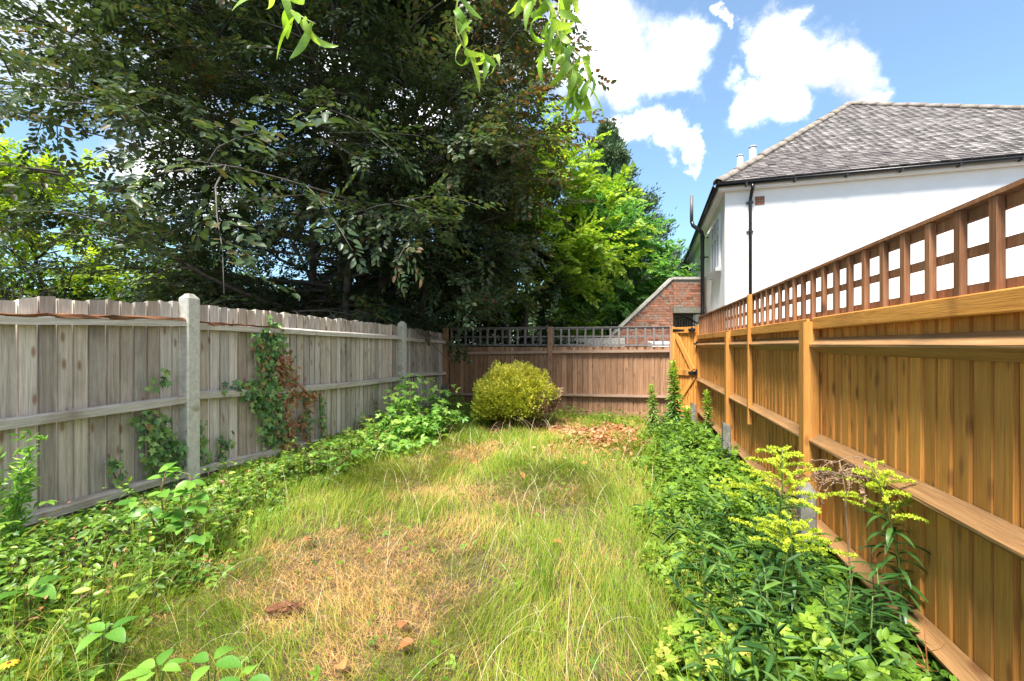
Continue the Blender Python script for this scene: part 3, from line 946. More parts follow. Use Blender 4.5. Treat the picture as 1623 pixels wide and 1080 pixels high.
def window(parent, b0, b1, z0, z1, n):
    fr = Geo(); wv = .06
    fr.box(-.05, .04, b0, b0 + wv, z0, z1).box(-.05, .04, b1 - wv, b1, z0, z1).box(-.05, .04, b0 + wv, b1 - wv, z0, z0 + wv).box(-.05, .04, b0 + wv, b1 - wv, z1 - wv, z1)
    zm = z1 - (z1 - z0) * .33
    fr.box(-.05, .04, b0 + wv, b1 - wv, zm - .03, zm + .03)
    for i in range(1, n):
        b = b0 + (b1 - b0) * i / n
        fr.box(-.047, .04, b - .035, b + .035, z0 + wv, zm - .03).box(-.047, .04, b - .035, b + .035, zm + .03, z1 - wv)
    wf = obj('window', fr.mesh('window'), M_WHITE, HM, parent)
    for i in range(n):
        ba, bb = b0 + (b1 - b0) * i / n + .055, b0 + (b1 - b0) * (i + 1) / n - .055
        for za, zb in ((z0 + wv - .005, zm - .025), (zm + .025, z1 - wv + .005)):
            obj('pane', Geo().box(-.012, -.004, ba, bb, za, zb).mesh('pane'), M_GLASS, HM, wf)
    # an opened top light
    M = HM @ T((-.055, (b0 + b1) / 2 - .26, z1 - .06)) @ Matrix.Rotation(rad(28), 4, 'Y')
    q = Geo(); hh = (z1 - z0) * .27
    q.box(-.03, 0, 0, .05, -hh, 0).box(-.03, 0, .47, .52, -hh, 0).box(-.03, 0, .05, .47, -.05, 0).box(-.03, 0, .05, .47, -hh, -hh + .05)
    obj('top_light', q.mesh('top_light'), M_WHITE, M, wf)
    obj('sill', Geo().box(-.13, .0, b0 - .06, b1 + .06, z0 - .09, z0 - .003).mesh('sill'), M_SILL, HM, wf)


window(H, .62, 2.2, 3.30, 4.62, 3)
window(H, 6.6, 8.0, 3.35, 4.62, 3)
window(H, 10.8, 12.4, 3.35, 4.62, 3)
for b, zt, x0 in ((3.1, 5.85, -.16), (9.3, 5.9, -.16), (15.2, 5.8, -.16)):
    g = Geo()
    g.tube([(x0, b, -.1), (x0, b, 4.62), (x0 - .02, b, 4.74), (x0 - .26, b, 4.96), (x0 - .30, b, 5.08)], .055, 10)
    sp_ = obj('soil_pipe', g.mesh('soil_pipe', True), M_BLACK, HM, H)
    g = Geo(); g.tube([(x0 - .30, b, 5.06), (x0 - .30, b, zt)], .05, 10)
    obj('vent_stack', g.mesh('vent_stack', True), M_GREYPIPE, HM, sp_)
    for z in (2.2, 4.0, 4.58):
        g = Geo(); g.tube([(x0, b, z - .05), (x0, b, z + .05)], .066, 10); g.box(x0 + .03, -.004, b - .03, b + .03, z - .015, z + .015)
        obj('pipe_clip', g.mesh('pipe_clip'), M_BLACK, HM, sp_)
# chimney pots behind the hip
for px, py, Z in ((1193, 250, 15.5), (1173, 262, 17.5)):
    p = W(px, py, Z)
    q = HM.inverted() @ p
    g = Geo(); n = 10
    g.tube([(q.x, q.y, q.z - 1.6), (q.x, q.y, q.z), (q.x, q.y, q.z + .02), (q.x, q.y, q.z + .34)], [.12, .12, .11, .10], 10)
    co = obj('chimney_pot', g.mesh('chimney_pot', True), M_WHITE, HM, roof)
    g = Geo(); g.tube([(q.x, q.y, q.z + .345), (q.x, q.y, q.z + .385)], .125, 10)
    obj('chimney_cowl', g.mesh('chimney_cowl'), M_SILL, HM, roof)

# ------------------------------------------------------------------ brick outside stair
ZS = 14.0
sl0 = W(1067, 443, ZS); sl1 = W(1117, 443, ZS)
BX = Vector((CA, SA, 0)); BY = Vector((-SA, CA, 0))
BS = thing('brick_staircase', 'old red brick outside stair with pale sloping coping beside the white house', 'staircase', (sl0.x, sl0.y, 0))
BM = axes(Vector((sl0.x, sl0.y, 0)), BX, BY, (0, 0, 1))
wid = .97
zt = sl0.z
zb = zt - .92
core = Geo()
core.box(.008, wid - .008, .008, .20, zb + .06, zt - .012)
slope = (zt - W(985, 520, ZS).z) / (sl0.x * CA + sl0.y * SA - (W(985, 520, ZS).x * CA + W(985, 520, ZS).y * SA))
xe = -(zt - .2) / slope
core.v_ = None
b0 = len(core.v)
core.v += [(0, .012, -.1), (xe, .012, -.1), (xe, .012, .2), (0, .012, zt - .02), (0, .20, -.1), (xe, .20, -.1), (xe, .20, .2), (0, .20, zt - .02)]
core.f += [tuple(b0 + i for i in q) for q in ((0, 3, 2, 1), (4, 5, 6, 7), (0, 4, 7, 3), (1, 2, 6, 5), (2, 3, 7, 6), (0, 1, 5, 4))]
obj('mortar', core.mesh('mortar'), M_MORTAR, BM, BS)
bk = Geo(); s_ = sq(.215, .066, .003)
bk.sweep([[(x, y, z) for x, z in s_] for y in (0, .06)])
bmesh_ = bk.mesh('brick'); bmesh_.materials.append(M_BRICK)
cnt = 0
zz = zt - .05
rowi = 0
while zz > .9 and cnt < 298:
    zz -= .076
    rowi += 1
    def course(xr, xl):
        """one course from xr leftwards to xl, cut bricks at both ends"""
        global cnt
        x = xr
        first = True
        while x - .05 > xl and cnt < 299:
            L_ = .1075 if (first and rowi % 2) else .215
            L_ = min(L_, x - xl)
            first = False
            obj('brick', bmesh_, M_BRICK, BM @ T((x - L_ / 2, random.uniform(-.004, .002), zz)) @ Matrix.Diagonal((L_ / .215, 1, 1, 1)), BS)
            cnt += 1
            x -= L_ + .011
    if zz > zb + .07:
        course(wid - .004, .006)
    course(-.004, -(zt - zz - .05) / slope)
# copings
cp = Geo().box(-.03, wid + .01, -.04, .24, zt - .005, zt + .07)
obj('coping', cp.mesh('coping'), M_COPING, BM, BS)
ang = math.atan(slope)
ln = math.hypot(xe, zt)
n = 9
for i in range(n):
    a, b = i * ln / n, (i + 1) * ln / n - .008
    M = BM @ T((-.02, 0, zt + .0)) @ Matrix.Rotation(math.pi - ang, 4, 'Y')
    q = Geo().box(a, b, -.045, .245, -.065 + random.uniform(-.004, .004), -.0)
    obj('coping', q.mesh('coping'), M_COPING, M, BS)
sb = Geo().box(-.02, wid + .02, -.10, 1.1, zb - .12, zb + .055)
obj('landing_slab', sb.mesh('landing_slab'), M_SPUR, BM, BS)
ws = Geo().box(.0, wid, .9, 1.1, -.1, zb - .13)
obj('rear_wall', ws.mesh('rear_wall'), M_MORTAR, BM, BS)
rl = Geo()
for i in range(7):
    rl.tube([(.28 + i * .085, .35, .9), (.28 + i * .085, .35, zb - .25 - .02 * abs(i - 3))], .013, 6)
rl.tube([(.2, .35, zb - .3), (.45, .35, zb - .2), (.9, .35, zb - .42)], .02, 6)
obj('iron_railing', rl.mesh('iron_railing'), M_IRON, BM, BS)

# pale low wall and roof of something white glimpsed through the end trellis
lw = Geo().box(-3.4, -.2, 13.2, 13.4, -.1, 1.62)
tag(obj('garden_wall', lw.mesh('garden_wall'), M_COPING), 'pale low wall glimpsed through the left half of the grey trellis', 'wall')
lw = Geo(); lw.sweep([[(.5, 12.2, .9), (2.2, 12.6, .9), (2.2, 12.6, 1.44), (.5, 12.2, 1.47)], [(.4, 13.1, .9), (2.0, 13.4, .9), (2.0, 13.4, 1.50), (.4, 13.1, 1.52)]])
tag(obj('shed_roof', lw.mesh('shed_roof'), M_WHITE), 'flat white roof seen through trellis beside the brick stair', 'roof')

# ------------------------------------------------------------------ trees


def wander(p, d, ln, n, wob, droop=0., rise=0.):
    pts = [Vector(p)]
    d = Vector(d).normalized()
    for i in range(n):
        d = (d + Vector((random.gauss(0, wob), random.gauss(0, wob), random.gauss(0, wob * .7) - droop / n + rise / n))).normalized()
        pts.append(pts[-1] + d * (ln / n))
    return pts


def ell_exit(p, d, c, r):
    """distance from p along d to the ellipsoid surface"""
    q = Vector(((p.x - c.x) / r.x, (p.y - c.y) / r.y, (p.z - c.z) / r.z)); e = Vector((d.x / r.x, d.y / r.y, d.z / r.z))
    a = e.dot(e); b = 2 * q.dot(e); cc = q.dot(q) - 1
    disc = b * b - 4 * a * cc
    if disc < 0: return 0
    return max(0, (-b + math.sqrt(disc)) / (2 * a))


def spray_tmpl(rng, nl, ln):
    lp, ld, lnn, ls = [], [], [], []
    for k in range(nl):
        y = ln * (k + .5) / nl
        s = 1 if k % 2 else -1
        off = rng.uniform(.0, .10) * (1 - k / nl) * s
        a = s * rng.uniform(.5, 1.15)
        lp.append((off, y, rng.normal(0, .018))); ld.append((math.sin(a), math.cos(a), rng.normal(-.12, .22)))
        lnn.append((rng.normal(0, .30), rng.normal(0, .30), 1)); ls.append(rng.uniform(.75, 1.15))
    return np.array(lp), np.array(ld), np.array(lnn), np.array(ls)


def expand(tm, sp, sd, sn, ss, leaf, rng):
    Rm = frames(sd, sn)
    lp, ld, ln_, ls = tm
    N, K = len(sp), len(lp)
    P = sp[:, None] + np.einsum('nij,kj->nki', Rm, lp) * ss[:, None, None]
    D = np.einsum('nij,kj->nki', Rm, ld); Nn = np.einsum('nij,kj->nki', Rm, ln_)
    Nn = Nn + rng.normal(0, .15, Nn.shape)
    return P.reshape(-1, 3), D.reshape(-1, 3), Nn.reshape(-1, 3), (np.tile(ls, N) * leaf * np.repeat(ss ** .5, K))


def branching_tree(name, label, base, stems, c, r, n_prim, leafsize, mat, bark, seed, tmpl=LEAF4, n_sec=8, per_sec=4, nl=22, spray=.42, droop=.5, hole=None, group=None, backlit_brown=None, cat='tree', skirt=0, floor=0., dip=None):
    rng = np.random.default_rng(seed); random.seed(seed)
    root = thing(name, label, cat, base, group)
    bv = Vector(base)
    tg = Geo(); bg_ = Geo()
    SP, SD, SN = [], [], []
    stem_pts = []
    for (dx, dy, lean, h, rr_) in stems:
        p = Vector((dx, dy, -.1)); n = 12
        pts = [p]; d = Vector((lean[0], lean[1], 1)).normalized()
        for i in range(n):
            d = (d + Vector((random.gauss(0, .035), random.gauss(0, .035), .02))).normalized()
            pts.append(pts[-1] + d * (h / n))
        rs = [rr_ * (1.15 if i == 0 else 1) * (1 - .85 * i / n) for i in range(n + 1)]
        tg.tube(pts, rs, 10)
        stem_pts.append((pts, rs))
    cl = c - bv
    for k in range(n_prim):
        pts, rs = random.choice(stem_pts)
        f = random.uniform(.12, .98) ** .85
        i = min(int(f * 12), 11)
        p = pts[i].lerp(pts[i + 1], f * 12 - i)
        az = random.uniform(0, 2 * math.pi)
        el = -.15 + f * 1.05 + random.gauss(0, .22)
        d = Vector((math.cos(az) * math.cos(el), math.sin(az) * math.cos(el), math.sin(el)))
        if k >= n_prim - skirt:                # low hanging branches on the garden side
            i = random.randint(2, 4)
            p = pts[i]
            az = random.uniform(-2.9, .55); el = random.uniform(-.30, .02)
            d = Vector((math.cos(az) * math.cos(el), math.sin(az) * math.cos(el), math.sin(el)))
        L_ = ell_exit(p, d, cl, r)
        if L_ < .4: continue
        L_ *= random.uniform(.62, 1.03)
        pp = wander(p, d, L_, 9, .10, droop * .35, .0)
        cut = next((j for j in range(2, 10) if hole and any((pp[j] + bv - hc_).length < hr for hc_, hr in hole)), None)
        if cut is not None:
            if cut < 4: continue
            e_ = pp[:cut]
            pp = [e_[min(int(j * (cut - 1) / 9), cut - 2)].lerp(e_[min(int(j * (cut - 1) / 9), cut - 2) + 1], j * (cut - 1) / 9 - min(int(j * (cut - 1) / 9), cut - 2)) for j in range(10)]
            L_ *= cut / 10
        br_ = min(rs[i] * .5, .012 + .007 * L_)
        bg_.tube(pp, [br_ * (1 - .88 * j / 9) for j in range(10)], 5)
        for m in range(n_sec if not skirt else int(5 + 1.6 * L_)):
            s = random.uniform(.30, 1.0)
            j = min(int(s * 9), 8)
            q = pp[j].lerp(pp[j + 1], s * 9 - j)
            dd = (pp[j + 1] - pp[j]).normalized()
            sd_ = dd.cross(Vector((0, 0, 1)))
            if sd_.length < .01: sd_ = Vector((1, 0, 0))
            sd_.normalize()
            e = (dd * random.uniform(.3, 1) + sd_ * random.choice((-1, 1)) * random.uniform(.4, 1) + Vector((0, 0, random.gauss(.0, .25) - droop * .2))).normalized()
            l2 = min(L_ * random.uniform(.12, .30), 1.6) + .25
            qq = wander(q, e, l2, 4, .12, droop * .5)
            if hole and any((q + bv - hc_).length < hr for hc_, hr in hole): continue
            bg_.tube(qq, [br_ * .32, br_ * .26, br_ * .18, br_ * .12, .003], 4)
            for a in range(per_sec):
                s2 = (a + random.random()) / per_sec
                j2 = min(int(s2 * 4), 3)
                z = qq[j2].lerp(qq[j2 + 1], s2 * 4 - j2)
                e2 = (qq[j2 + 1] - qq[j2]).normalized()
                e3 = (e2 + Vector((random.gauss(0, .6), random.gauss(0, .6), random.gauss(-.10 * droop, .22)))).normalized()
                if (z + bv).z < floor and not (dip and (z + bv - dip[0]).length < dip[1]): continue
                if hole and any((z + bv - hc_).length < hr for hc_, hr in hole): continue
                SP.append(z[:]); SD.append(e3[:])
                SN.append((random.gauss(0, .32) + .35 * e3.x * 0, random.gauss(0, .32), 1))
    SP, SD, SN = np.array(SP), np.array(SD), np.array(SN)
    T1 = [spray_tmpl(rng, nl, spray) for _ in range(5)]
    Ps, Ds, Ns, Ss = [], [], [], []
    idx = rng.integers(0, 5, len(SP))
    for k in range(5):
        m = idx == k
        P, D, Nn, S = expand(T1[k], SP[m], SD[m], SN[m], rng.uniform(.8, 1.25, m.sum()), leafsize, rng)
        Ps.append(P); Ds.append(D); Ns.append(Nn); Ss.append(S)
    P, D, Nn, S = map(np.concatenate, (Ps, Ds, Ns, Ss))
    rnd = rng.random(len(P)) ** 1.3 * .82
    # neighbouring leaves of a branch share a shade
    rnd += .18 * np.sin(P[:, 0] * 1.9 + 1) * np.sin(P[:, 1] * 2.3) * np.sin(P[:, 2] * 2.1) + .06
    if backlit_brown is not None:  # brown of light through leaves, put into the leaf colour on one side
        rnd += np.clip((P @ np.array(backlit_brown[0]) - backlit_brown[1]) * backlit_brown[2], 0, .42)
    me = stamp('crown', tmpl, P, frames(D, Nn), S, np.clip(rnd, 0, 1))
    obj('trunk', tg.mesh('trunk', True), bark, T(base), root)
    obj('branches', bg_.mesh('branches', True), bark, T(base), root)
    tag(obj('crown', me, mat, T(base), root), kind='stuff')
    return root, len(P)


bt = W(530, 547, 10.0); bt.z = 0
cc = Vector((bt.x - 1.1, bt.y - .2, 6.5))
hole = [(W(75, 215, 7.5), .6), (W(60, 445, 8), 1.1), (W(170, 430, 8.5), .8), (W(560, 130, 10), .6), (W(650, 165, 11.5), .6), (W(100, 335, 7.5), .5), (W(215, 245, 8), .6), (W(40, 390, 6.0), .6), (W(130, 400, 6.2), .6), (W(270, 170, 9), .45), (W(600, 250, 11.5), .5), (W(508, 480, 8.6), .75), (W(495, 410, 8.6), .55), (W(540, 430, 9.2), .5), (W(480, 350, 9.0), .4)]
nleaf = branching_tree('copper_beech', 'huge dark copper beech with several grey stems behind the grey fence', bt,
                       [(0, 0, (.02, 0), 11, .15), (.55, .5, (.06, .05), 11, .13), (-.75, .2, (-.05, 0), 10.5, .11), (.30, -.35, (.12, -.06), 9.5, .10), (1.2, .8, (.16, .04), 9, .09), (.2, .9, (-.08, .1), 10, .10)],
                       cc, Vector((6.5, 6.1, 5.8)), 350, .098, M_BEECH, M_BARK, 21, LEAF4, 9, 5, 20, .50, .55, hole, backlit_brown=((CA, SA, .35), 4.6, .14), skirt=22, floor=1.95, dip=(W(765, 540, 8.9), .75))[1]
sy = W(868, 547, 15.5); sy.z = 0
branching_tree('sycamore_tree', 'bright yellow green tree standing between the dark beech and the conifer', sy, [(0, 0, (0, 0), 7.2, .12)], Vector((sy.x, sy.y, 4.9)), Vector((3.0, 2.9, 3.9)), 100, .13, M_SYC, M_BARKD, 33, ROUND, 7, 4, 16, .5, .4)
li = W(968, 547, 17.0); li.z = 0
branching_tree('lime_tree', 'mid green rounded tree behind the trellis next to the brick stair', li, [(0, 0, (0, 0), 6.2, .12)], Vector((li.x, li.y, 3.7)), Vector((2.15, 2.3, 3.5)), 90, .12, M_LIME, M_BARKD, 35, ROUND, 7, 4, 16, .5, .7)
ro = W(95, 547, 12.5); ro.z = 0
branching_tree('robinia_tree', 'light yellow green airy tree over the left end of the grey fence', ro, [(0, 0, (0, 0), 5.5, .10)], Vector((ro.x, ro.y, 3.6)), Vector((3.2, 3.0, 2.9)), 75, .10, M_ROB, M_BARKD, 37, LEAF4, 7, 5, 18, .5, .5)
iv = W(828, 547, 12.6); iv.z = 0
branching_tree('ivy_clad_tree', 'dark ivy smothered tree behind the left half of the grey trellis', iv, [(0, 0, (.03, 0), 4.2, .13), (-.5, .2, (-.05, 0), 3.6, .10)], Vector((iv.x, iv.y, 2.5)), Vector((1.5, 1.5, 2.0)), 60, .085, M_SHRUB, M_BARKD, 39, IVY, 6, 4, 14, .35, .7)

# bare branched little tree at the far left
bb = W(20, 547, 9.0); bb.z = 0
bt_ = thing('bare_tree', 'small tree with bare forking grey branches above the far left fence boards', 'tree', bb)
random.seed(3)
tg = Geo(); tw_ = Geo()
tg.tube([(0, 0, -.1), (.05, 0, .9), (.12, 0, 1.6), (.22, .02, 2.1)], [.07, .06, .055, .045], 8)
for k in range(7):
    a = random.uniform(-.2, 1.1); d = Vector((math.sin(a), random.gauss(0, .3), math.cos(a)))
    pp = wander((.1 + .12 * random.random(), 0, random.uniform(1.5, 2.1)), d, random.uniform(.7, 1.2), 6, .14, 0, .3)
    tw_.tube(pp, [.028 * (1 - .8 * j / 6) for j in range(7)], 5)
    for m in range(4):
        j = random.randint(2, 5)
        tw_.tube(wander(pp[j], (pp[j] - pp[j - 1]) + Vector((random.gauss(0, .12), random.gauss(0, .1), random.gauss(.05, .08))), random.uniform(.2, .5), 4, .2, 0, .3), [.010, .008, .006, .005, .003], 4)
obj('trunk', tg.mesh('trunk', True), M_BARK, T(bb), bt_)
obj('branches', tw_.mesh('branches', True), M_BARK, T(bb), bt_)


def cypress(base, h, r, seed):
    rng = np.random.default_rng(seed)
    root = thing('cypress_tree', 'tall grey green conifer rising behind the rounded green tree', 'tree', base)
    tg = Geo(); tg.tube([(0, 0, -.1), (0, 0, h * .5), (0, 0, h * .97)], [.18, .11, .02], 8)
    obj('trunk', tg.mesh('trunk', True), M_BARKD, T(base), root)
    P, D, Nn = [], [], []
    bg_ = Geo()
    nb_ = 210
    for k in range(nb_):
        f = ((k + rng.random()) / nb_) ** .9
        z = h * (.06 + .93 * f)
        az = rng.uniform(0, 2 * math.pi)
        ln = r * (1 - f) ** 1.0 * rng.uniform(.55, 1.25) + .15
        d = np.array([math.cos(az), math.sin(az), .35 + .5 * f])
        q0 = np.array([0, 0, z - .3 * ln])
        nn = int(10 + 22 * ln)
        bg_.tube([q0, q0 + d * ln * .55, q0 + d * ln], [.02, .012, .004], 4)
        for m in range(nn):
            s = rng.uniform(.25, 1) ** .7
            p = q0 + d * ln * s
            for a in range(12):
                P.append(p + rng.normal(0, .10 + .05 * ln, 3)); D.append(d * .8 + rng.normal(0, .55, 3) + np.array([0, 0, .25])); Nn.append(rng.normal(0, 1, 3))
    P, D, Nn = np.array(P), np.array(D), np.array(Nn)
    rnd = np.clip(rng.random(len(P)) * .9, 0, 1)
    me = stamp('crown', LEAF2, P, frames(D, Nn), np.stack([rng.uniform(.08, .13, len(P)), rng.uniform(.14, .26, len(P)), np.full(len(P), .12)], 1), rnd)
    obj('branches', bg_.mesh('branches'), M_BARKD, T(base), root)
    tag(obj('crown', me, M_CYP, T(base), root), kind='stuff')


cb = W(962, 547, 22); cb.z = 0
cypress(cb, 12.0, 4.2, 41)


def clump(name, label, cat, base, rx, ry, h, n, size, mat, seed, tmpl=LEAF2, group=None, bark=M_BARKD):
    """shrub or far tree: forking stems under many leaf bunches in an uneven volume"""
    rng = np.random.default_rng(seed); random.seed(seed)
    root = thing(name, label, cat, base, group)
    tg = Geo()
    lob = []
    for k in range(9):
        a = rng.uniform(0, 2 * math.pi); q = rng.uniform(.15, .62)
        lob.append((np.array([rx * q * math.cos(a), ry * q * math.sin(a), h * rng.uniform(.30, .78)]), rng.uniform(.28, .50)))
        e = lob[-1][0]
        tg.tube([(e[0] * .1, e[1] * .1, -.1), (e[0] * .4, e[1] * .4, e[2] * .5), tuple(e)], [.02 + .012 * h, .014 + .006 * h, .01], 5)
    obj('trunk', tg.mesh('trunk', True), bark, T(base), root)
    P = []
    per = n // 9
    for c_, q in lob:
        v = norm(rng.normal(0, 1, (per, 3))) * (rng.random((per, 1)) ** .45)
        b_ = rng.normal(0, 1, (40, 3)); b_ = norm(b_)
        # bunches: pull leaves to random directions so that gaps open
        pull = b_[rng.integers(0, 40, per)] * rng.uniform(.5, 1.08, (per, 1)) + rng.normal(0, .13, (per, 3))
        mixv = np.where(rng.random((per, 1)) < .75, pull, v)
        P.append(c_ + mixv * np.array([rx * q * 1.35, ry * q * 1.35, h * q * .8]))
    P = np.concatenate(P)
    P[:, 2] = np.abs(P[:, 2])
    D = norm(P - np.array([0, 0, h * .4])) + rng.normal(0, .6, P.shape) + np.array([0, 0, -.2])
    Nn = np.array([0, 0, .8]) + rng.normal(0, .6, P.shape)
    rnd = np.clip(rng.random(len(P)) * .85 + .15 * np.sin(P[:, 0] * 3) * np.sin(P[:, 2] * 3 + 1), 0, 1)
    tag(obj('crown', stamp('crown', tmpl, P, frames(D, Nn), rng.uniform(.7, 1.25, len(P)) * size, rnd), mat, T(base), root), kind='stuff')
    return root


for i, (px, Z, rx, h, lab) in enumerate(((60, 12.5, 1.8, 2.9, 'dark evergreen shrub behind the far left grey boards'), (200, 13.5, 2.2, 3.1, 'dark shrub filling the gap left of the beech stems, above the first concrete post'),
                                         (360, 14.0, 2.2, 3.2, 'dark shrub behind the tall ivy panel of the grey fence'), (470, 14.5, 2.0, 3.0, 'dark shrub directly behind the leftmost beech stem'),
                                         (600, 14.5, 2.3, 3.3, 'dark shrub right of the main beech stems'), (720, 14.5, 2.0, 3.2, 'dark shrub above the corner where the grey and brown fences meet'))):
    p = W(px, 547, Z); p.z = 0
    clump('evergreen_shrub', lab, 'shrub', p, rx, rx * .8, h, 9000, .12, M_SHRUB, 60 + i, LEAF4, 'dark shrubs behind the fence')
for i, (px, Z, rx, h, lab) in enumerate(((-60, 30, 5, 8.0, 'pale green far tree at the left edge, behind the robinia'), (300, 34, 6, 8.5, 'far green tree seen through the beech left of its stems'),
                                         (640, 36, 6, 8.0, 'far green tree seen through the beech right of its stems'), (880, 34, 5, 6.0, 'far tree low behind the yellow green tree'),
                                         (1062, 38, 2.6, 6.8, 'distant tree filling the gap between lime tree and house gutter'))):
    p = W(px, 547, Z); p.z = 0
    clump('distant_tree', lab, 'tree', p, rx, rx, h, 9000, .30, M_FAR, 80 + i, LEAF2, 'distant trees')

# ------------------------------------------------------------------ golden conifer bush
random.seed(12); rng = np.random.default_rng(12)
bc = W(816, 547, 7.95); bc.z = 0
GB = thing('conifer_bush', 'rounded golden conifer bush with a brown dead right side before the end fence', 'bush', bc)
tg = Geo()
for k in range(9):
    a = random.uniform(0, 6.28)
    tg.tube([(0, 0, -.05), (.15 * math.cos(a), .15 * math.sin(a), .25), (.5 * math.cos(a), .5 * math.sin(a), .55)], [.03, .02, .008], 5)
obj('stem', tg.mesh('stem', True), M_STEMB, T(bc), GB)
n = 2500
v = norm(rng.normal(0, 1, (n, 3))); v[:, 2] = np.abs(v[:, 2]) * 1.1 - .32; v = norm(v)
lump = 1 + .09 * np.sin(v[:, 0] * 7 + 1) * np.sin(v[:, 2] * 6 + v[:, 1] * 3) + .10 * np.sin(v[:, 1] * 9 + v[:, 0] * 7)
rr = (.58 + .42 * rng.random(n) ** .5) * lump
P = v * rr[:, None] * np.array([.60, .60, .535]) + np.array([0, 0, .40])
keep = P[:, 2] > -.02
P, v = P[keep], v[keep]
SDv = v * .8 + np.array([0, 0, .75]) + rng.normal(0, .35, v.shape)
fl = [spray_tmpl(rng, 15, .17) for _ in range(3)]
right = (P @ np.array([CA, SA, 0])) * 1.3 - (P[:, 2] - .42) * .85 + .35 * np.sin(P[:, 2] * 9 + P[:, 1] * 5) * .4 + rng.normal(0, .10, len(P))
low = P[:, 2] < .16
dead = (right + rng.normal(0, .12, len(P)) > .58) | (low & (rng.random(len(P)) < .6))
for nm, m_, mat in (('foliage', ~dead, M_BUSH), ('dead_foliage', dead, M_BUSHDEAD)):
    a, b, c_, d_ = expand(fl[0], P[m_], SDv[m_], norm(rng.normal(0, 1, (m_.sum(), 3))), rng.uniform(.8, 1.3, m_.sum()), .048, rng)
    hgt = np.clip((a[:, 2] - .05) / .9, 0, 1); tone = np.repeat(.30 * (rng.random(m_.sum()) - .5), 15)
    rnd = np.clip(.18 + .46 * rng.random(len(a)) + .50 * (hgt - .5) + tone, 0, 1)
    o = obj(nm, stamp(nm, LEAF2, a, frames(b, c_), np.stack([d_ * .8, d_, d_], 1), rnd), mat, T(bc), GB)
    tag(o, kind='stuff')
    if nm == 'dead_foliage': o['label'] = 'brown dried foliage on the right and underside'

# ------------------------------------------------------------------ lawn
DRY = [(-1.72, 2.55, .62, .60, 1.0), (-1.3, 2.2, .35, .4, .9), (-1.25, 3.25, .30, .35, .7), (-1.62, 4.05, .5, .35, .7), (-1.15, 3.85, .4, .25, .6), (-1.95, 5.6, .35, .5, .75), (-.75, 5.9, .5, .35, .4), (-.5, 4.3, .3, .3, .35), (-.3, 2.9, .2, .3, .25), (-1.0, 7.4, 1.5, .5, .45)]


def dryness(x, y):
    d = np.zeros_like(x)
    for cx, cy, rx, ry, a in DRY:
        q = ((x - cx) / rx) ** 2 + ((y - cy) / ry) ** 2
        q = q * (1 + .75 * np.sin(x * 9 + y * 4) * np.sin(y * 11 - x * 3)) + .25 * np.sin(x * 21 + 3 * y) * np.sin(y * 19 - 5 * x)
        d = np.maximum(d, .88 * a * np.clip(1.15 - q * .75, 0, 1))
    return d


def lawn_left(y):
    return .16 * np.sin(y * 4.7) * np.sin(y * 1.9 + 1) - .10 + np.interp(y, [-1, 1.5, 2.2, 3.0, 4.0, 6.0, 7.5, 9], [-2.0, -2.25, -2.65, -2.95, -3.22, -3.2, -2.85, -2.5])


def camZ(x, y):
    return -x * SA + y * CA


def blades(name, x, y, L_, bend, az, width, rnd, mat, seg=3, label=None, cat=None):
    N = len(x)
    z = gz(x, y) - .01
    st = np.linspace(0, 1, seg + 1)
    dirv = np.stack([np.cos(az), np.sin(az), np.zeros(N)], 1)
    fa = az + math.pi / 2 + R.normal(0, .7, N)
    side = np.stack([np.cos(fa), np.sin(fa), np.zeros(N)], 1)
    root = np.stack([x, y, z], 1)
    V = np.zeros((N, 2 * seg + 1, 3))
    for i, s in enumerate(st):
        th = bend * s
        # bend along a circular arc
        hor = L_ * np.where(bend > .01, (1 - np.cos(th)) / np.maximum(bend, .01), 0)
        ver = L_ * np.where(bend > .01, np.sin(th) / np.maximum(bend, .01), s)
        c_ = root + dirv * hor[:, None] + np.array([0, 0, 1]) * ver[:, None]
        c_[:, 2] = np.maximum(c_[:, 2], gz(c_[:, 0], c_[:, 1]) + .004 + .02 * ((np.arange(N) * .618) % 1))
        if i < seg:
            w_ = (width * (1 - .55 * s))[:, None] * .5
            V[:, 2 * i] = c_ - side * w_; V[:, 2 * i + 1] = c_ + side * w_
        else:
            V[:, 2 * seg] = c_
    F = []
    for i in range(seg - 1):
        F += [(2 * i, 2 * i + 1, 2 * i + 3), (2 * i, 2 * i + 3, 2 * i + 2)]
    F.append((2 * seg - 2, 2 * seg - 1, 2 * seg))
    F = np.array(F)
    k = 2 * seg + 1
    FF = F[None] + (np.arange(N) * k)[:, None, None]
    o = obj(name, mesh_tri(name, V.reshape(-1, 3), FF.reshape(-1, 3), np.repeat(rnd, k)), mat)
    tag(o, label, cat, kind='stuff')
    return o


def lawn_points(n, ymin=.9, ymax=8.9, p=1.15):
    """denser near the viewpoint"""
    y = ymin * (ymax / ymin) ** (R.random(n))
    y = np.where(R.random(n) < .42, ymin + (ymax - ymin) * R.random(n), y)
    l = lawn_left(y); x = l - .25 + (.45 - l) * R.random(n)
    return x, y


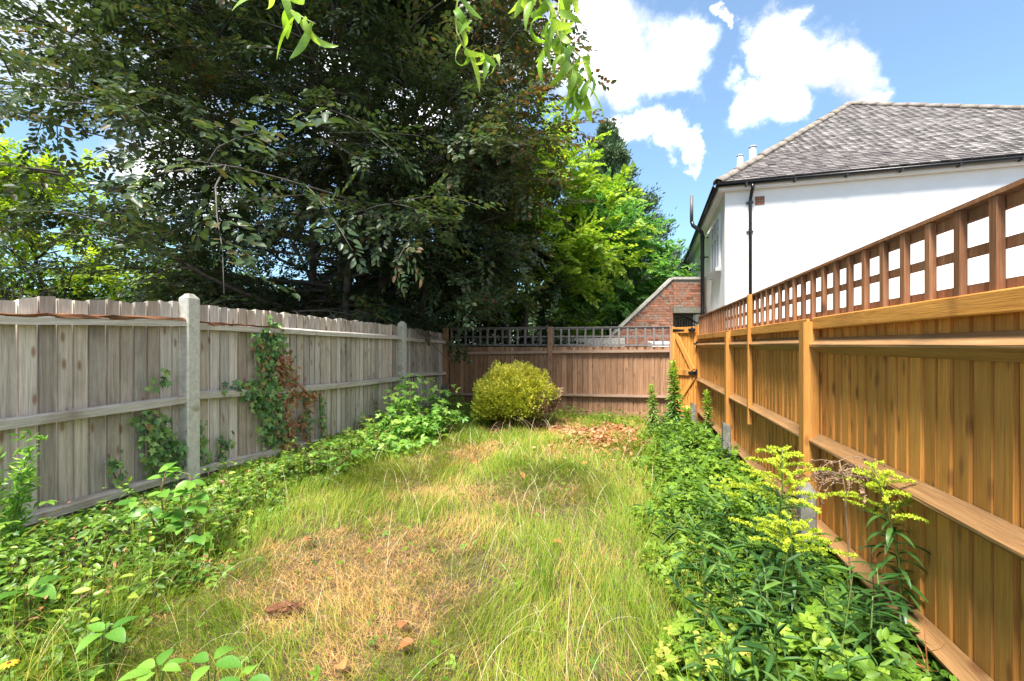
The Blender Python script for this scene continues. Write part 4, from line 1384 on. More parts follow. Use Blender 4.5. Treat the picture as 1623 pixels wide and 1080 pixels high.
x, y = lawn_points(88000)
tuft = .5 + .5 * np.sin(x * 5.1 + 1.3 * np.sin(y * 2.3)) * np.sin(y * 4.3 + 1.7 * np.sin(x * 3.1))
dr = dryness(x, y)
L_ = (.075 + .13 * tuft * (1 - .5 * dr)) * R.uniform(.6, 1.45, len(x)) * (1 - .25 * dr)
Zc = np.maximum(camZ(x, y), 1.0)
wd = np.maximum(.0026, Zc * .00085) * R.uniform(.7, 1.3, len(x))
az = 2.2 * np.sin(x * 1.9 + y * .7) + 1.8 * np.sin(y * 1.6 - x) + R.normal(0, .8, len(x)) + 1.0
bend = np.clip(R.normal(1.15, .45, len(x)) + .35 * dr, .1, 2.3)
rnd = np.clip(.13 + .28 * R.random(len(x)) + .20 * (1 - tuft) + np.where(R.random(len(x)) < dr, .55, 0) + .10 * np.sin(x * 2.2) * np.sin(y * 1.3 + 2) + np.where(R.random(len(x)) < .13, .38, 0), 0, 1)
blades('lawn_grass', x, y, L_, bend, az, wd, rnd, M_GRASS, 3)
# short matted undergrowth
x, y = lawn_points(46000)
dr = dryness(x, y)
blades('short_grass', x, y, R.uniform(.035, .085, len(x)), R.uniform(.8, 2.2, len(x)), R.uniform(0, 6.28, len(x)), np.maximum(.003, camZ(x, y) * .0010), np.clip(.10 + .35 * R.random(len(x)) + np.where(R.random(len(x)) < dr, .60, 0) + np.where(R.random(len(x)) < .14, .4, 0), 0, 1), M_GRASS, 2)
# dry thatch lying flat
x, y = lawn_points(42000)
dr = dryness(x, y)
k = R.random(len(x)) < (.16 + .84 * dr)
x, y, dr = x[k], y[k], dr[k]
blades('dry_thatch', x, y, R.uniform(.06, .17, len(x)), R.uniform(1.3, 2.5, len(x)), R.uniform(0, 6.28, len(x)), np.maximum(.0022, camZ(x, y) * .0007), np.clip(.78 + .22 * R.random(len(x)), 0, 1), M_GRASS, 3)
# long pale seed stalks arching over the lawn
n = 560
x, y = lawn_points(n, 1.3, 7.5)
blades('straw_stalks', x, y, R.uniform(.2, .55, n), R.uniform(.9, 2.5, n), R.normal(.6, 1.2, n) + np.where(R.random(n) < .5, 2.4, 0), np.maximum(.0017, camZ(x, y) * .0006), R.random(n), M_STRAW, 7)
# one upright green tuft in the middle of the lawn
gx = W(860, 940, 2.55)
n = 46
th = R.uniform(0, 6.28, n); q = R.uniform(0, .09, n)
tg_ = blades('grass_tuft', gx.x + q * np.cos(th), gx.y + q * np.sin(th), R.uniform(.18, .44, n), R.uniform(.1, .8, n), R.normal(.9, .9, n), np.full(n, .0042), R.uniform(.0, .2, n), M_GRASS, 4,
             'upright tuft of darker green grass right of the lawn centre', 'grass tuft')

# ------------------------------------------------------------------ border planting


def cover(name, pts, hts, size, tmpl, mat, tilt=.5, rnd=None, seed=1):
    rng = np.random.default_rng(seed)
    N = len(pts)
    P = np.stack([pts[:, 0], pts[:, 1], gz(pts[:, 0], pts[:, 1]) + hts], 1)
    az = rng.uniform(0, 6.28, N)
    D = np.stack([np.cos(az), np.sin(az), rng.normal(-.05, .3, N)], 1)
    Nn = np.stack([rng.normal(0, tilt, N), rng.normal(-.1, tilt, N), np.ones(N)], 1)
    if rnd is None: rnd = rng.random(N)
    o = obj(name, stamp(name, tmpl, P, frames(D, Nn), size, np.clip(rnd, 0, 1)), mat)
    tag(o, kind='stuff')
    return o


# right border
n = 19000
y = np.where(R.random(n) < .6, 1.0 * (8.0 / 1.0) ** R.random(n), R.uniform(.8, 8.3, n))
edge = .13 + .08 * np.sin(y * 3.1) + .06 * np.sin(y * 7.7 + 1)
u = R.random(n)
x = edge + (1.16 - edge) * u
mound = (.10 + .33 * np.clip(u * 2.2, 0, 1) * (1 - .45 * np.clip((u - .6) / .4, 0, 1))) * (.75 + .25 * np.sin(y * 2.3 + 1) * np.sin(y * 5 + x * 4)) * np.interp(y, [.5, 2.5, 6, 8.5], [.85, 1.0, .95, .5])
lumps = .5 + .5 * np.sin(x * 13 + 2 * np.sin(y * 5)) * np.sin(y * 9 + x * 6)
hts = mound * (.25 + .55 * R.random(n) ** .6 + .35 * lumps) * np.where(R.random(n) < .06, 1.35, 1)
rn_ = .12 + .55 * R.random(n) + .22 * (1 - u) + .20 * (hts / .4 - .5)
rn_ += np.where((y < 3.1) & (u < .28) & (R.random(n) < .55), .30, 0)
k5 = R.random(n) < .6
pts = np.stack([x, y], 1)
cover('ground_cover', pts[k5], hts[k5], R.uniform(.05, .11, k5.sum()), SPRIG5, M_COVER, .65, rn_[k5], 5)
cover('ground_cover', pts[~k5], hts[~k5] * .95, R.uniform(.05, .105, (~k5).sum()), SPRIG3, M_COVER, .75, rn_[~k5], 6)

# left border
n = 24000
y = np.where(R.random(n) < .6, 1.2 * (9.2 / 1.2) ** R.random(n), R.uniform(.9, 9.2, n))
l = lawn_left(y)
u = R.random(n) ** .8
x = (l + .22) + (XL + .06 - l - .22) * u
hh = (.05 + .26 * np.clip(u * 1.5, 0, 1)) * (.7 + .3 * np.sin(y * 3.7) * np.sin(x * 5 + 1)) * np.interp(y, [1, 3, 4, 9], [.95, .95, 1.1, 1.1])
lumps = .5 + .5 * np.sin(x * 9 + 2 * np.sin(y * 4.3)) * np.sin(y * 7.1 + x * 5)
hts = hh * (.10 + .75 * R.random(n) ** .8 + .55 * lumps) * np.where(R.random(n) < .07, 1.6, 1)
patch = .5 + .5 * np.sin(x * 4.1 + 1.5 * np.sin(y * 2.7)) * np.sin(y * 3.3 - x * 2)
keep = R.random(n) < .16 + 1.05 * lumps
hts = np.where((x < XL + .55) & (y < 6), np.minimum(hts, .16), hts)
rn_ = .02 + .45 * R.random(n) + .30 * patch + .18 * (hts / .3 - .5) + np.where(R.random(n) < .10, .32, 0)
x, y, hts, rn_ = x[keep], y[keep], hts[keep], rn_[keep]
n = len(x)
pts = np.stack([x, y], 1)
a = R.random(n)
cover('border_foliage', pts[a < .4], hts[a < .4], R.uniform(.05, .13, (a < .4).sum()), SPRIG3, M_COVERL, .5, rn_[a < .4], 7)
cover('border_foliage', pts[(a >= .4) & (a < .75)], hts[(a >= .4) & (a < .75)], R.uniform(.022, .045, ((a >= .4) & (a < .75)).sum()), ROUND, M_COVERL, .6, rn_[(a >= .4) & (a < .75)], 8)
cover('border_ivy', pts[a >= .75], hts[a >= .75], R.uniform(.022, .042, (a >= .75).sum()), IVY, M_IVY, .5, R.random((a >= .75).sum()), 9)

# loose weed stems, stray grass and dead stalks that break up both beds


def weed_stems(name, x, y, h, size, mat, seed, per=9, wide=.8):
    rng = np.random.default_rng(seed)
    n = len(x)
    g = Geo(); P, D, S = [], [], []
    for i in range(n):
        z0 = float(gz(x[i], y[i]))
        lean = rng.normal(0, .22, 2)
        p = lambda s: np.array([x[i] + lean[0] * h[i] * s * s, y[i] + lean[1] * h[i] * s * s, z0 + h[i] * s])
        g.tube([tuple(p(0)), tuple(p(.5)), tuple(p(1))], [.0028, .0022, .001], 4)
        for k in range(per):
            s = .3 + .7 * (k + rng.random()) / per
            a = k * 2.4 + rng.normal(0, .5)
            P.append(p(min(s, 1))); D.append((math.cos(a), math.sin(a), rng.normal(.25, .35))); S.append(size * rng.uniform(.6, 1.25) * (1.2 - .5 * s))
    P, D, S = np.array(P), np.array(D), np.array(S)
    Nn = np.stack([rng.normal(0, .35, len(P)), rng.normal(0, .35, len(P)), np.ones(len(P))], 1)
    o = obj(name + '_stems', g.mesh(name), M_STEMB if seed % 2 else M_STEMG); tag(o, kind='stuff')
    o = obj(name, stamp(name, (LEAF4[0] * np.array([wide, 1, 1.3]), LEAF4[1]), P, frames(D, Nn), S, np.clip(rng.random(len(P)) * .8, 0, 1)), mat); tag(o, kind='stuff')


n = 105
y = np.where(R.random(n) < .75, R.uniform(1.1, 3.3, n), R.uniform(3.3, 8, n)); x = R.uniform(.25, .95, n)
weed_stems('right_weeds', x, y, R.uniform(.28, .70, n) * np.where(x > .8, .75, 1), .10, M_WEED, 2, 15, .34)
n = 190
y = 1.4 * (9.0 / 1.4) ** R.random(n); l = lawn_left(y); x = l + .1 + (XL + .5 - l) * R.random(n)
weed_stems('left_weeds', x, y, R.uniform(.18, .48, n), .07, M_COVERL, 3)
n = 60
y = 1.4 * (9.0 / 1.4) ** R.random(n); l = lawn_left(y); x = l + .1 + (XL + .1 - l) * R.random(n)
weed_stems('rusty_weeds', x, y, R.uniform(.15, .35, n), .04, M_IVYDEAD, 5, 7)
n = 4200
y = 1.1 * (8.6 / 1.1) ** R.random(n); l = lawn_left(y)
x = np.where(R.random(n) < .6, l + .15 - .75 * R.random(n), .05 + .35 * R.random(n))
blades('border_grass', x, y, R.uniform(.12, .40, n), R.uniform(.4, 1.8, n), R.uniform(0, 6.28, n), np.maximum(.003, camZ(x, y) * .0009), np.clip(R.random(n) * .75, 0, 1), M_GRASS, 5)

# small weeds along the end fence and leaf litter
n = 900
x = R.uniform(-3.9, .8, n); y = R.uniform(8.1, 9.35, n)
cover('weeds', np.stack([x, y], 1), .02 + .22 * R.random(n) * (.4 + .6 * np.sin(x * 4) ** 2), R.uniform(.06, .13, n), SPRIG3, M_COVER, .5, None, 10)
n = 5200
x = np.concatenate([R.normal(-.15, .60, n // 2), R.normal(-1.3, .95, n // 2)]); y = np.concatenate([R.normal(7.3, .7, n // 2), R.normal(7.7, .45, n // 2)])
cover('leaf_litter', np.stack([x, y], 1), .015 + .06 * R.random(n), R.uniform(.045, .09, n), LEAF4, M_DEADLEAF, .7, None, 13)
n = 420
x, y = lawn_points(n, 1.6, 8)
cover('lawn_weeds', np.stack([x, y], 1), .03 + .07 * R.random(n), R.uniform(.04, .09, n), SPRIG3, M_COVER, .45, .25 + .5 * R.random(n), 14)

# ---- ivy on the grey fence


def onleft(px, py, off=.0):
    xx = XL + off
    Z = FPX * (-xx) / CA / (1001.5 - px)
    return W(px, py, Z)


def ivy(label, paths, green, spread, per, size, seed, cat='ivy'):
    rng = np.random.default_rng(seed)
    p0 = onleft(*paths[0][0])
    root = thing('ivy', label, cat, (p0.x, p0.y, 0))
    base = Vector((p0.x, p0.y, 0))
    st = Geo()
    P, dead = [], []
    for path, g_ in zip(paths, green):
        q = [onleft(a, b, .03) for a, b in path]
        st.tube([v - base for v in q], .005, 5)
        for i in range(len(q) - 1):
            ln = (q[i + 1] - q[i]).length
            m = max(3, int(ln * per))
            for k in range(m):
                s = rng.random()
                v = q[i].lerp(q[i + 1], s)
                P.append((v.x + rng.uniform(.01, .07), v.y + rng.normal(0, spread), v.z + rng.normal(0, spread * .8)))
                dead.append(rng.random() > g_)
    P = np.array(P) - np.array(base); dead = np.array(dead)
    obj('stem', st.mesh('stem', True), M_STEMB, T(base), root)
    for nm, m_, mat in (('leaves', ~dead, M_IVY), ('dead_leaves', dead, M_IVYDEAD)):
        N = m_.sum()
        if N < 3: continue
        D = np.stack([rng.normal(.15, .3, N), rng.normal(0, .6, N), rng.normal(-.6, .5, N)], 1)
        Nn = np.stack([np.ones(N), rng.normal(0, .45, N) - .2, rng.normal(.35, .35, N)], 1)
        tag(obj(nm, stamp(nm, IVY if nm == 'leaves' else LEAF4, P[m_], frames(D, Nn), size * rng.uniform(.6, 1.25, N) * (1 if nm == 'leaves' else .8), rng.random(N)), mat, T(base), root), kind='stuff')


ivy('tall ivy half green half dried brown climbing the middle grey panel',
    [[(455, 735), (440, 690), (430, 640), (425, 600), (415, 560), (412, 530)], [(450, 735), (455, 690), (452, 640), (455, 600), (440, 575)], [(430, 700), (415, 650), (412, 610)], [(440, 618), (405, 618), (372, 617)], [(470, 620), (448, 600), (447, 560)], [(480, 735), (455, 715), (440, 700)], [(428, 560), (435, 525), (415, 520)]],
    (.8, .12, .95, .98, .05, .05, .95), .075, 330, .066, 1)
ivy('dark green ivy cluster on the boards left of the first concrete post', [[(262, 760), (255, 720), (250, 680), (245, 655)], [(255, 740), (240, 700), (222, 662)], [(265, 735), (262, 690)], [(258, 615), (256, 603)]], (.98, .98, .98, 1), .07, 210, .062, 2)
ivy('small ivy shoot low on the near grey boards', [[(190, 775), (178, 745), (172, 720)]], (1,), .025, 90, .055, 3)
ivy('ivy strands at the foot of the first concrete post', [[(318, 740), (308, 700), (300, 670)], [(345, 735), (352, 700), (350, 690)], [(290, 735), (285, 715)]], (1, 1, 1), .045, 150, .055, 4)
ivy('dried brown ivy streak right of the tall ivy', [[(490, 710), (484, 680), (482, 650), (490, 625)], [(478, 690), (474, 660)], [(500, 630), (480, 622), (460, 622)]], (.25, .2, .15), .045, 200, .06, 5)
ivy('thin green ivy column on the right part of the middle panel', [[(512, 700), (508, 670), (506, 630)]], (.95,), .025, 130, .055, 6)
ivy('withered ivy traces left of the second concrete post', [[(620, 655), (615, 620), (628, 610)], [(600, 660), (590, 630)]], (.15, .1), .02, 45, .045, 7)

# ---- bramble plants: big leaves are parts


def leaf_curve_mesh(name, width, curl, fold=.12, n=5, serr=0):
    """lance leaf of unit length along +y, bending down by curl radians, with a midrib fold"""
    V, F = [], []
    for i in range(n + 1):
        s = i / n
        th = curl * s
        yy = math.sin(th) / curl if abs(curl) > .01 else s
        zz = -(1 - math.cos(th)) / curl if abs(curl) > .01 else 0
        w_ = width * (math.sin(math.pi * min(1, s * .93 + .05)) ** .8) * (1 - .25 * s)
        if serr and i % 2: w_ *= 1 - serr
        V += [(-w_, yy, zz + fold * w_), (0, yy, zz), (w_, yy, zz + fold * w_)]
    for i in range(n):
        a = 3 * i
        F += [(a, a + 1, a + 4, a + 3), (a + 1, a + 2, a + 5, a + 4)]
    me = bpy.data.meshes.new(name); me.from_pydata(V, [], F)
    me.polygons.foreach_set('use_smooth', np.ones(len(F), bool)); me.update()
    return me


BR_LEAF = [leaf_curve_mesh('bramble_leaf', .36, c_, .25, 6, .10) for c_ in (.3, .6, .9)]
for m_ in BR_LEAF: m_.materials.append(M_BRAMBLE)


def leaf_obj(name, me, mat, p, d, nrm_v, size, parent):
    d = Vector(d).normalized(); x_ = d.cross(Vector(nrm_v))
    if x_.length < 1e-3: x_ = d.orthogonal()
    x_.normalize(); z_ = x_.cross(d)
    M = axes(p, x_ * size, d * size, z_ * size)
    return obj(name, me, mat, M, parent)


def bramble(label, base, canes, seed, size=.085, mat=M_BRAMBLE, group=None):
    random.seed(seed)
    root = thing('bramble', label, 'plant', base, group)
    b = Vector(base)
    for cane in canes:
        pts = [Vector(p) for p in cane]
        g = Geo(); g.tube([p - b for p in pts], [.006 - .004 * i / len(pts) for i in range(len(pts))], 5)
        obj('cane', g.mesh('cane', True), M_STEMB, T(b), root)
        for i in range(1, len(pts)):
            d = (pts[i] - pts[i - 1]).normalized()
            for r_ in range(2):
                p = pts[i - 1].lerp(pts[i], .5 + .5 * r_)
                a = random.uniform(0, 6.28)
                out = Vector((math.cos(a), math.sin(a) - .3, .25)).normalized()
                q = p + out * random.uniform(.05, .10)
                g = Geo(); g.tube([p - b, q - b], .0022, 4)
                obj('stalk', g.mesh('stalk'), M_STEMG, T(b), root)
                sd_ = out.cross(Vector((0, 0, 1))).normalized()
                for k, (c1, c2, ss) in enumerate(((1, 0, 1.0), (.25, .95, .8), (.25, -.95, .8))):
                    dd = out * c1 + sd_ * c2 + Vector((0, 0, random.uniform(-.25, .12)))
                    leaf_obj('leaf', random.choice(BR_LEAF), mat, q, dd, (random.gauss(.15, .3), random.gauss(-.3, .3), 1), size * ss * random.uniform(.8, 1.2), root)


b0 = W(262, 900, 3.05); b0.z = 0
bramble('bright green bramble shoot with large leaves in front of the first concrete post', b0,
        [[b0, W(262, 860, 3.05), W(258, 815, 3.05), W(255, 780, 3.0), W(262, 750, 3.0)], [b0, W(285, 850, 3.05), W(300, 805, 3.05), W(305, 775, 3.05), W(300, 752, 3.05)],
         [b0, W(250, 850, 2.95), W(240, 820, 2.9), W(236, 795, 2.9)], [b0, W(295, 880, 3.0), W(315, 850, 3.0), W(310, 825, 3.0)]], 4, .105)
b0 = W(520, 760, 5.0); b0.z = 0
bramble('yellow green bramble shoot below the dried ivy on the left border', b0,
        [[b0, W(515, 730, 5.0), W(510, 705, 5.0)], [b0, W(545, 730, 5.0), W(560, 715, 5.0)], [b0, W(485, 745, 5.0), W(475, 735, 4.9)]], 5, .10)
# bramble thicket by the second post: small leaves, one mass
rng = np.random.default_rng(44)
tb = W(655, 700, 7.0); tb.z = 0
BT = thing('bramble', 'big bramble thicket sprawling at the foot of the second concrete post', 'plant', tb)
P = []
for px, py, Z, s, n_ in ((650, 610, 7.4, .10, 40), (690, 625, 7.6, .10, 25), (640, 640, 7.2, .14, 110), (620, 680, 6.6, .16, 150), (670, 680, 6.8, .18, 190), (700, 660, 7.2, .14, 90), (740, 670, 7.9, .13, 80), (645, 715, 6.2, .14, 120), (600, 710, 5.9, .13, 90)):
    p = W(px, py, Z)
    P.append(rng.normal(0, s, (n_, 3)) * np.array([1, 1, .8]) + np.array(p))
P = np.concatenate(P); P[:, 0] = np.maximum(P[:, 0], XL + .06); P[:, 2] = np.maximum(P[:, 2], .03)
az = rng.uniform(0, 6.28, len(P)); D = np.stack([np.cos(az), np.sin(az), rng.normal(-.1, .3, len(P))], 1)
Nn = np.stack([rng.normal(.2, .4, len(P)), rng.normal(-.3, .4, len(P)), np.ones(len(P))], 1)
tag(obj('leaves', stamp('leaves', SPRIG3, P - np.array(tb), frames(D, Nn), rng.uniform(.14, .22, len(P)), np.clip(rng.random(len(P)), 0, 1)), M_BRAMBLES, T(tb), BT), kind='stuff')
g = Geo()
for k in range(9):
    q = P[rng.integers(0, len(P))] - np.array(tb)
    g.tube([(0, 0, 0), (q[0] * .4, q[1] * .4, q[2] * .9 + .1), tuple(q)], [.006, .005, .003], 5)
obj('cane', g.mesh('cane', True), M_STEMB, T(tb), BT)

# ---- goldenrod
GR_LEAF = [leaf_curve_mesh('goldenrod_leaf', .085, c_, .3, 6) for c_ in (.5, 1.1, 1.7)]
for m_ in GR_LEAF: m_.materials.append(M_GOLDLEAF)


def plume_mesh(name, ln, arch, seed, out):
    """one arching flower branch: stalk with many tiny florets, local frame: starts at origin going along out"""
    rng = np.random.default_rng(seed)
    V, F, rn = [], [], []
    n_ = int(95 * ln / .12)
    pts = []
    for s in np.linspace(0, 1, 7):
        th = arch * s
        pts.append(np.array(out) * ln * (math.sin(th) / arch) + np.array([0, 0, 1]) * (ln * .28 * s - ln * (1 - math.cos(th)) / arch * .75))
    pts = np.array(pts)
    for k in range(n_):
        s = rng.uniform(.08, 1)
        j = min(int(s * 6), 5); p = pts[j] + (pts[j + 1] - pts[j]) * (s * 6 - j)
        p = p + rng.normal(0, .0035, 3) + np.array([0, 0, .003])
        b = len(V)
        q = rng.normal(0, 1, (3, 3)); q = norm(q) * rng.uniform(.0035, .0075)
        V += [p + q[0] + [0, 0, .004], p + q[1], p + q[2]]; F.append((b, b + 1, b + 2)); rn += [rng.random()] * 3
        V += [p - q[0] + [0, 0, .004], p - q[1], p - q[2]]; F.append((b + 3, b + 4, b + 5)); rn += [rng.random()] * 3
    return mesh_tri(name, np.array(V), np.array(F), np.array(rn))


def goldenrod(label, path, seed, flower=True, nleaf_=40, lsize=.11, plume=.16, group=None, tiers=16):
    random.seed(seed)
    pts = [Vector(p) for p in path]
    b = Vector((pts[0].x, pts[0].y, 0))
    root = thing('goldenrod', label, 'plant', b, group)
    g = Geo(); g.tube([p - b for p in pts], [.0055 - .003 * i / (len(pts) - 1) for i in range(len(pts))], 6)
    obj('stem', g.mesh('stem', True), M_STEMG, T(b), root)

    def at(s):
        f = s * (len(pts) - 1); i = min(int(f), len(pts) - 2)
        return pts[i].lerp(pts[i + 1], f - i)
    top = .74 if flower else 1.0
    for k in range(nleaf_):
        s = .12 + (top - .1) * (k + random.random() * .6) / nleaf_
        a = k * 2.4 + random.gauss(0, .3)
        size = lsize * (1.15 - .45 * s) * random.uniform(.75, 1.2)
        d = Vector((math.cos(a), math.sin(a), .45 if s > .5 else .15))
        leaf_obj('leaf', random.choice(GR_LEAF if s < .75 else GR_LEAF[:2]), M_GOLDLEAF, at(min(s, 1)), d, (0, 0, 1), size, root)
    if flower:
        for k in range(tiers):
            s = .66 + .34 * k / tiers
            a = k * 2.4 + random.gauss(0, .35)
            ln = plume * (1.12 - .86 * (k / tiers) ** 1.2) * random.uniform(.75, 1.15)
            me = plume_mesh('flower_spray', ln, random.uniform(.7, 1.3), seed * 50 + k, (math.cos(a), math.sin(a), .30))
            obj('flower_spray', me, M_FLOWER, T(at(s)), root)
    return root


goldenrod('flowering goldenrod with wide yellow plumes, left of the pair before the orange fence',
          [W(1222, 1075, 2.05), W(1215, 960, 2.05), W(1228, 860, 2.05), W(1240, 780, 2.05), W(1240, 712, 2.05)], 3, True, 60, .14, .27, None, 26)
goldenrod('smaller goldenrod plume leaning out below the taller left plume',
          [W(1262, 1060, 1.9), W(1262, 960, 1.9), W(1255, 880, 1.9), W(1252, 825, 1.9)], 4, True, 44, .13, .24, None, 20)
goldenrod('goldenrod with long drooping dark leaves close against the orange fence',
          [W(1440, 1062, 2.0), W(1432, 985, 2.0), W(1425, 890, 2.0), W(1405, 800, 2.0), W(1382, 735, 2.0)], 5, True, 66, .15, .21, None, 22)
goldenrod('pale budding goldenrod in the middle of the right border', [W(1160, 905, 2.9), W(1158, 830, 2.9), W(1150, 790, 2.9), W(1145, 757, 2.9)], 6, True, 24, .10, .13, None, 10)
yg = [(1190, 1080, 1.75, 960), (1320, 1080, 1.8, 930), (1370, 1085, 1.75, 945), (1405, 1090, 1.8, 900), (1250, 1090, 1.7, 985), (1130, 1000, 2.3, 880), (1290, 1000, 2.25, 860), (1180, 960, 2.45, 850), (1340, 1080, 1.95, 985), (1225, 1085, 1.8, 900)]
for i, (px, py, Z, yt) in enumerate(yg):
    p0 = W(px, py, Z); p0.z = 0; p0.x = min(p0.x, 1.1)
    p1 = W(px + random.uniform(-25, 25), yt, Z); p1.x = min(p1.x, 1.12)
    goldenrod('leafy goldenrod stem without flowers at the near end of the right border', [p0, p0.lerp(p1, .5) + Vector((.01, .01, .02)), p1], 20 + i, False, 44, .15, group='leafy goldenrod stems in the near right border')


def bottlebrush(label, px, ytop, ybase, Z, seed, n_=420, wid=.10):
    """tall budding stem thick with narrow leaves"""
    rng = np.random.default_rng(seed)
    p1 = W(px, ytop, Z); p0 = Vector((p1.x + .03, p1.y, 0)); h = p1.z
    root = thing('goldenrod', label, 'plant', p0)
    g = Geo(); g.tube([(0, 0, -.02), (.0, 0, h * .5), (-.03, 0, h)], [.007, .006, .003], 6)
    obj('stem', g.mesh('stem', True), M_STEMG, T(p0), root)
    s = np.sort(rng.random(n_) ** .75) * .93 + .06
    az = np.arange(n_) * 2.4 + rng.normal(0, .3, n_)
    P = np.stack([np.where(s > .5, -.03 * (s - .5) * 2, 0), np.zeros(n_), h * s], 1)
    D = np.stack([np.cos(az), np.sin(az), np.interp(s, [0, .6, 1], [-.55, .05, 1.3]) + rng.normal(0, .3, n_)], 1)
    me = stamp('leaves', (LEAF4[0] * np.array([.42, 1, 1]), LEAF4[1]), P, frames(D, np.tile([0., 0, 1], (n_, 1))), wid * np.interp(s, [0, .5, 1], [1.5, 1.15, .8]) * rng.uniform(.5, 1.3, n_), np.clip(np.interp(s, [0, .6, .9, 1], [.3, .5, .8, 1]) + rng.normal(0, .1, n_), 0, 1))
    tag(obj('leaves', me, M_GOLDLEAFS, T(p0), root), kind='stuff')


bottlebrush('tallest leafy budding goldenrod standing before the brown fence near the gate', 1066, 576, 700, 7.1, 1, 520, .12)
bottlebrush('short leafy goldenrod left of the tallest one near the gate', 1032, 612, 700, 7.4, 2, 260, .09)
bottlebrush('leafy goldenrod against the orange fence just in front of the gate', 1119, 620, 690, 6.7, 3, 260, .08)
bottlebrush('low leafy goldenrod between the tallest stem and the slim concrete spur', 1088, 650, 720, 6.3, 4, 240, .10)

# ---- dried umbel plant before the thick post
random.seed(9)
dq = [W(1352, 1040, 2.1), W(1349, 940, 2.1), W(1343, 840, 2.1), W(1338, 770, 2.1), W(1330, 730, 2.1)]
db = Vector((dq[0].x, dq[0].y, 0))
DP = thing('dried_plant', 'withered brown seed head on a thin stalk in front of the orange fence', 'plant', db)
g = Geo(); g.tube([db + Vector((0, 0, -.02)) - db] + [p - db for p in dq], [.004] * 5 + [.003], 5)
obj('stem', g.mesh('stem', True), M_DRY, T(db), DP)
for k in range(24):
    s = random.uniform(.55, 1.0); p = dq[3].lerp(dq[4], (s - .55) / .45)
    a = random.uniform(0, 6.28)
    pp = wander(p, (math.cos(a), math.sin(a), .6), random.uniform(.10, .26), 6, .12, 1.5)
    g = Geo(); g.tube([q - db for q in pp], [.0022, .002, .002, .0018, .0015, .0012, .001], 4)
    for m in range(26):
        q = pp[random.randint(2, 6)] + Vector([random.gauss(0, .008) for _ in range(3)])
        e = [Vector([random.gauss(0, .006) for _ in range(3)]) for _ in range(3)]
        b = len(g.v); g.v += [tuple(q - db + e[0]), tuple(q - db + e[1]), tuple(q - db + e[2])]; g.f.append((b, b + 1, b + 2))
    obj('seed_spray', g.mesh('seed_spray'), M_DRY, T(db), DP)
# thin orange withered weeds by the fence foot
for i, (px, py, Z, h, lab) in enumerate(((1262, 850, 2.75, .42, 'rust coloured withered weed beside the mossy spur'), (1500, 1075, 1.75, .30, 'rust coloured withered weed at the fence foot in the near right corner'), (1395, 880, 2.15, .40, 'thin dry weed between the dried seed head and dark leaved goldenrod'))):
    p = W(px, py, Z); p.x = min(p.x, XR - .1); b = Vector((p.x, p.y, 0)); random.seed(70 + i)
    g = Geo()
    for k in range(16):
        a = random.uniform(0, 6.28)
        g.tube([Vector(q) for q in wander((0, 0, random.uniform(0, h)), (math.cos(a), math.sin(a), .7), random.uniform(.06, .16), 4, .2)], [.0018, .0016, .0013, .001, .001], 4)
    g.tube([(0, 0, -.02), (.01, 0, h * .5), (0, 0.01, h * 1.15)], [.003, .0025, .0015], 5)
    wo = obj('withered_weed', g.mesh('withered_weed'), bpy.data.materials['brown_stem'] if i != 1 else M_DEADLEAF1, T(b))
    tag(wo, lab, 'weed')

# ---- willow twigs hanging into the top of the picture
WL = []
for c_, wv in ((.9, .13), (1.8, .12), (2.8, .11), (3.9, .11), (.4, .15)):
    m_ = leaf_curve_mesh('willow_leaf', wv, c_, .25, 9); m_.materials.append(M_WILLOW); WL.append(m_)


def willow(label, twigs, seed, n_per, size):
    random.seed(seed)
    b = Vector(twigs[0][0])
    root = thing('willow_twig', label, 'twig', b)
    for tw in twigs:
        pts = [Vector(p) for p in tw]
        g = Geo(); g.tube([p - b for p in pts], [.0028 - .0016 * i / (len(pts) - 1) for i in range(len(pts))], 5)
        obj('twig', g.mesh('twig', True), M_TWIG, T(b), root)
        N = max(2, int(n_per * sum((pts[i + 1] - pts[i]).length for i in range(len(pts) - 1)) / .1))
        for k in range(N):
            s = (k + random.random()) / N
            f = s * (len(pts) - 1); i = min(int(f), len(pts) - 2)
            p = pts[i].lerp(pts[i + 1], f - i)
            a = random.uniform(0, 6.28)
            d = Vector((math.cos(a) * .75, math.sin(a) * .75, random.uniform(-1.2, .05)))
            leaf_obj('leaf', random.choice(WL), M_WILLOW, p, d, (random.gauss(0, .7), random.gauss(-.4, .7), random.gauss(.6, .5)), size * random.uniform(.65, 1.15), root)


zz = 1.15
willow('curly willow twig with few light green leaves hanging at top left centre', [[W(440, -40, zz), W(452, 10, zz), W(470, 22, zz), W(487, 32, zz), W(500, 38, zz)], [W(420, -40, zz), W(424, -2, zz)]], 2, 5.0, .12)
willow('curly willow twig hanging before the beech just left of the big cluster', [[W(732, -40, zz), W(722, 20, zz), W(724, 50, zz), W(735, 75, zz), W(750, 85, zz), W(770, 90, zz), W(790, 92, zz)]], 3, 7, .085)
willow('thickest cluster of hanging curly willow twigs with pale green leaves, against the cloud',
       [[W(860, -40, 1.2), W(868, 0, 1.2), W(880, 40, 1.2), W(892, 80, 1.2), W(905, 105, 1.2), W(915, 140, 1.2)], [W(890, -40, 1.15), W(885, 20, 1.15), W(872, 45, 1.15), W(865, 75, 1.15)],
        [W(905, -40, 1.25), W(892, 50, 1.25), W(905, 75, 1.25), W(925, 95, 1.25), W(935, 130, 1.25), W(925, 160, 1.25)], [W(840, -40, 1.2), W(842, 5, 1.2)], [W(905, 110, 1.25), W(900, 140, 1.25), W(908, 170, 1.25)]], 5, 6.5, .10)

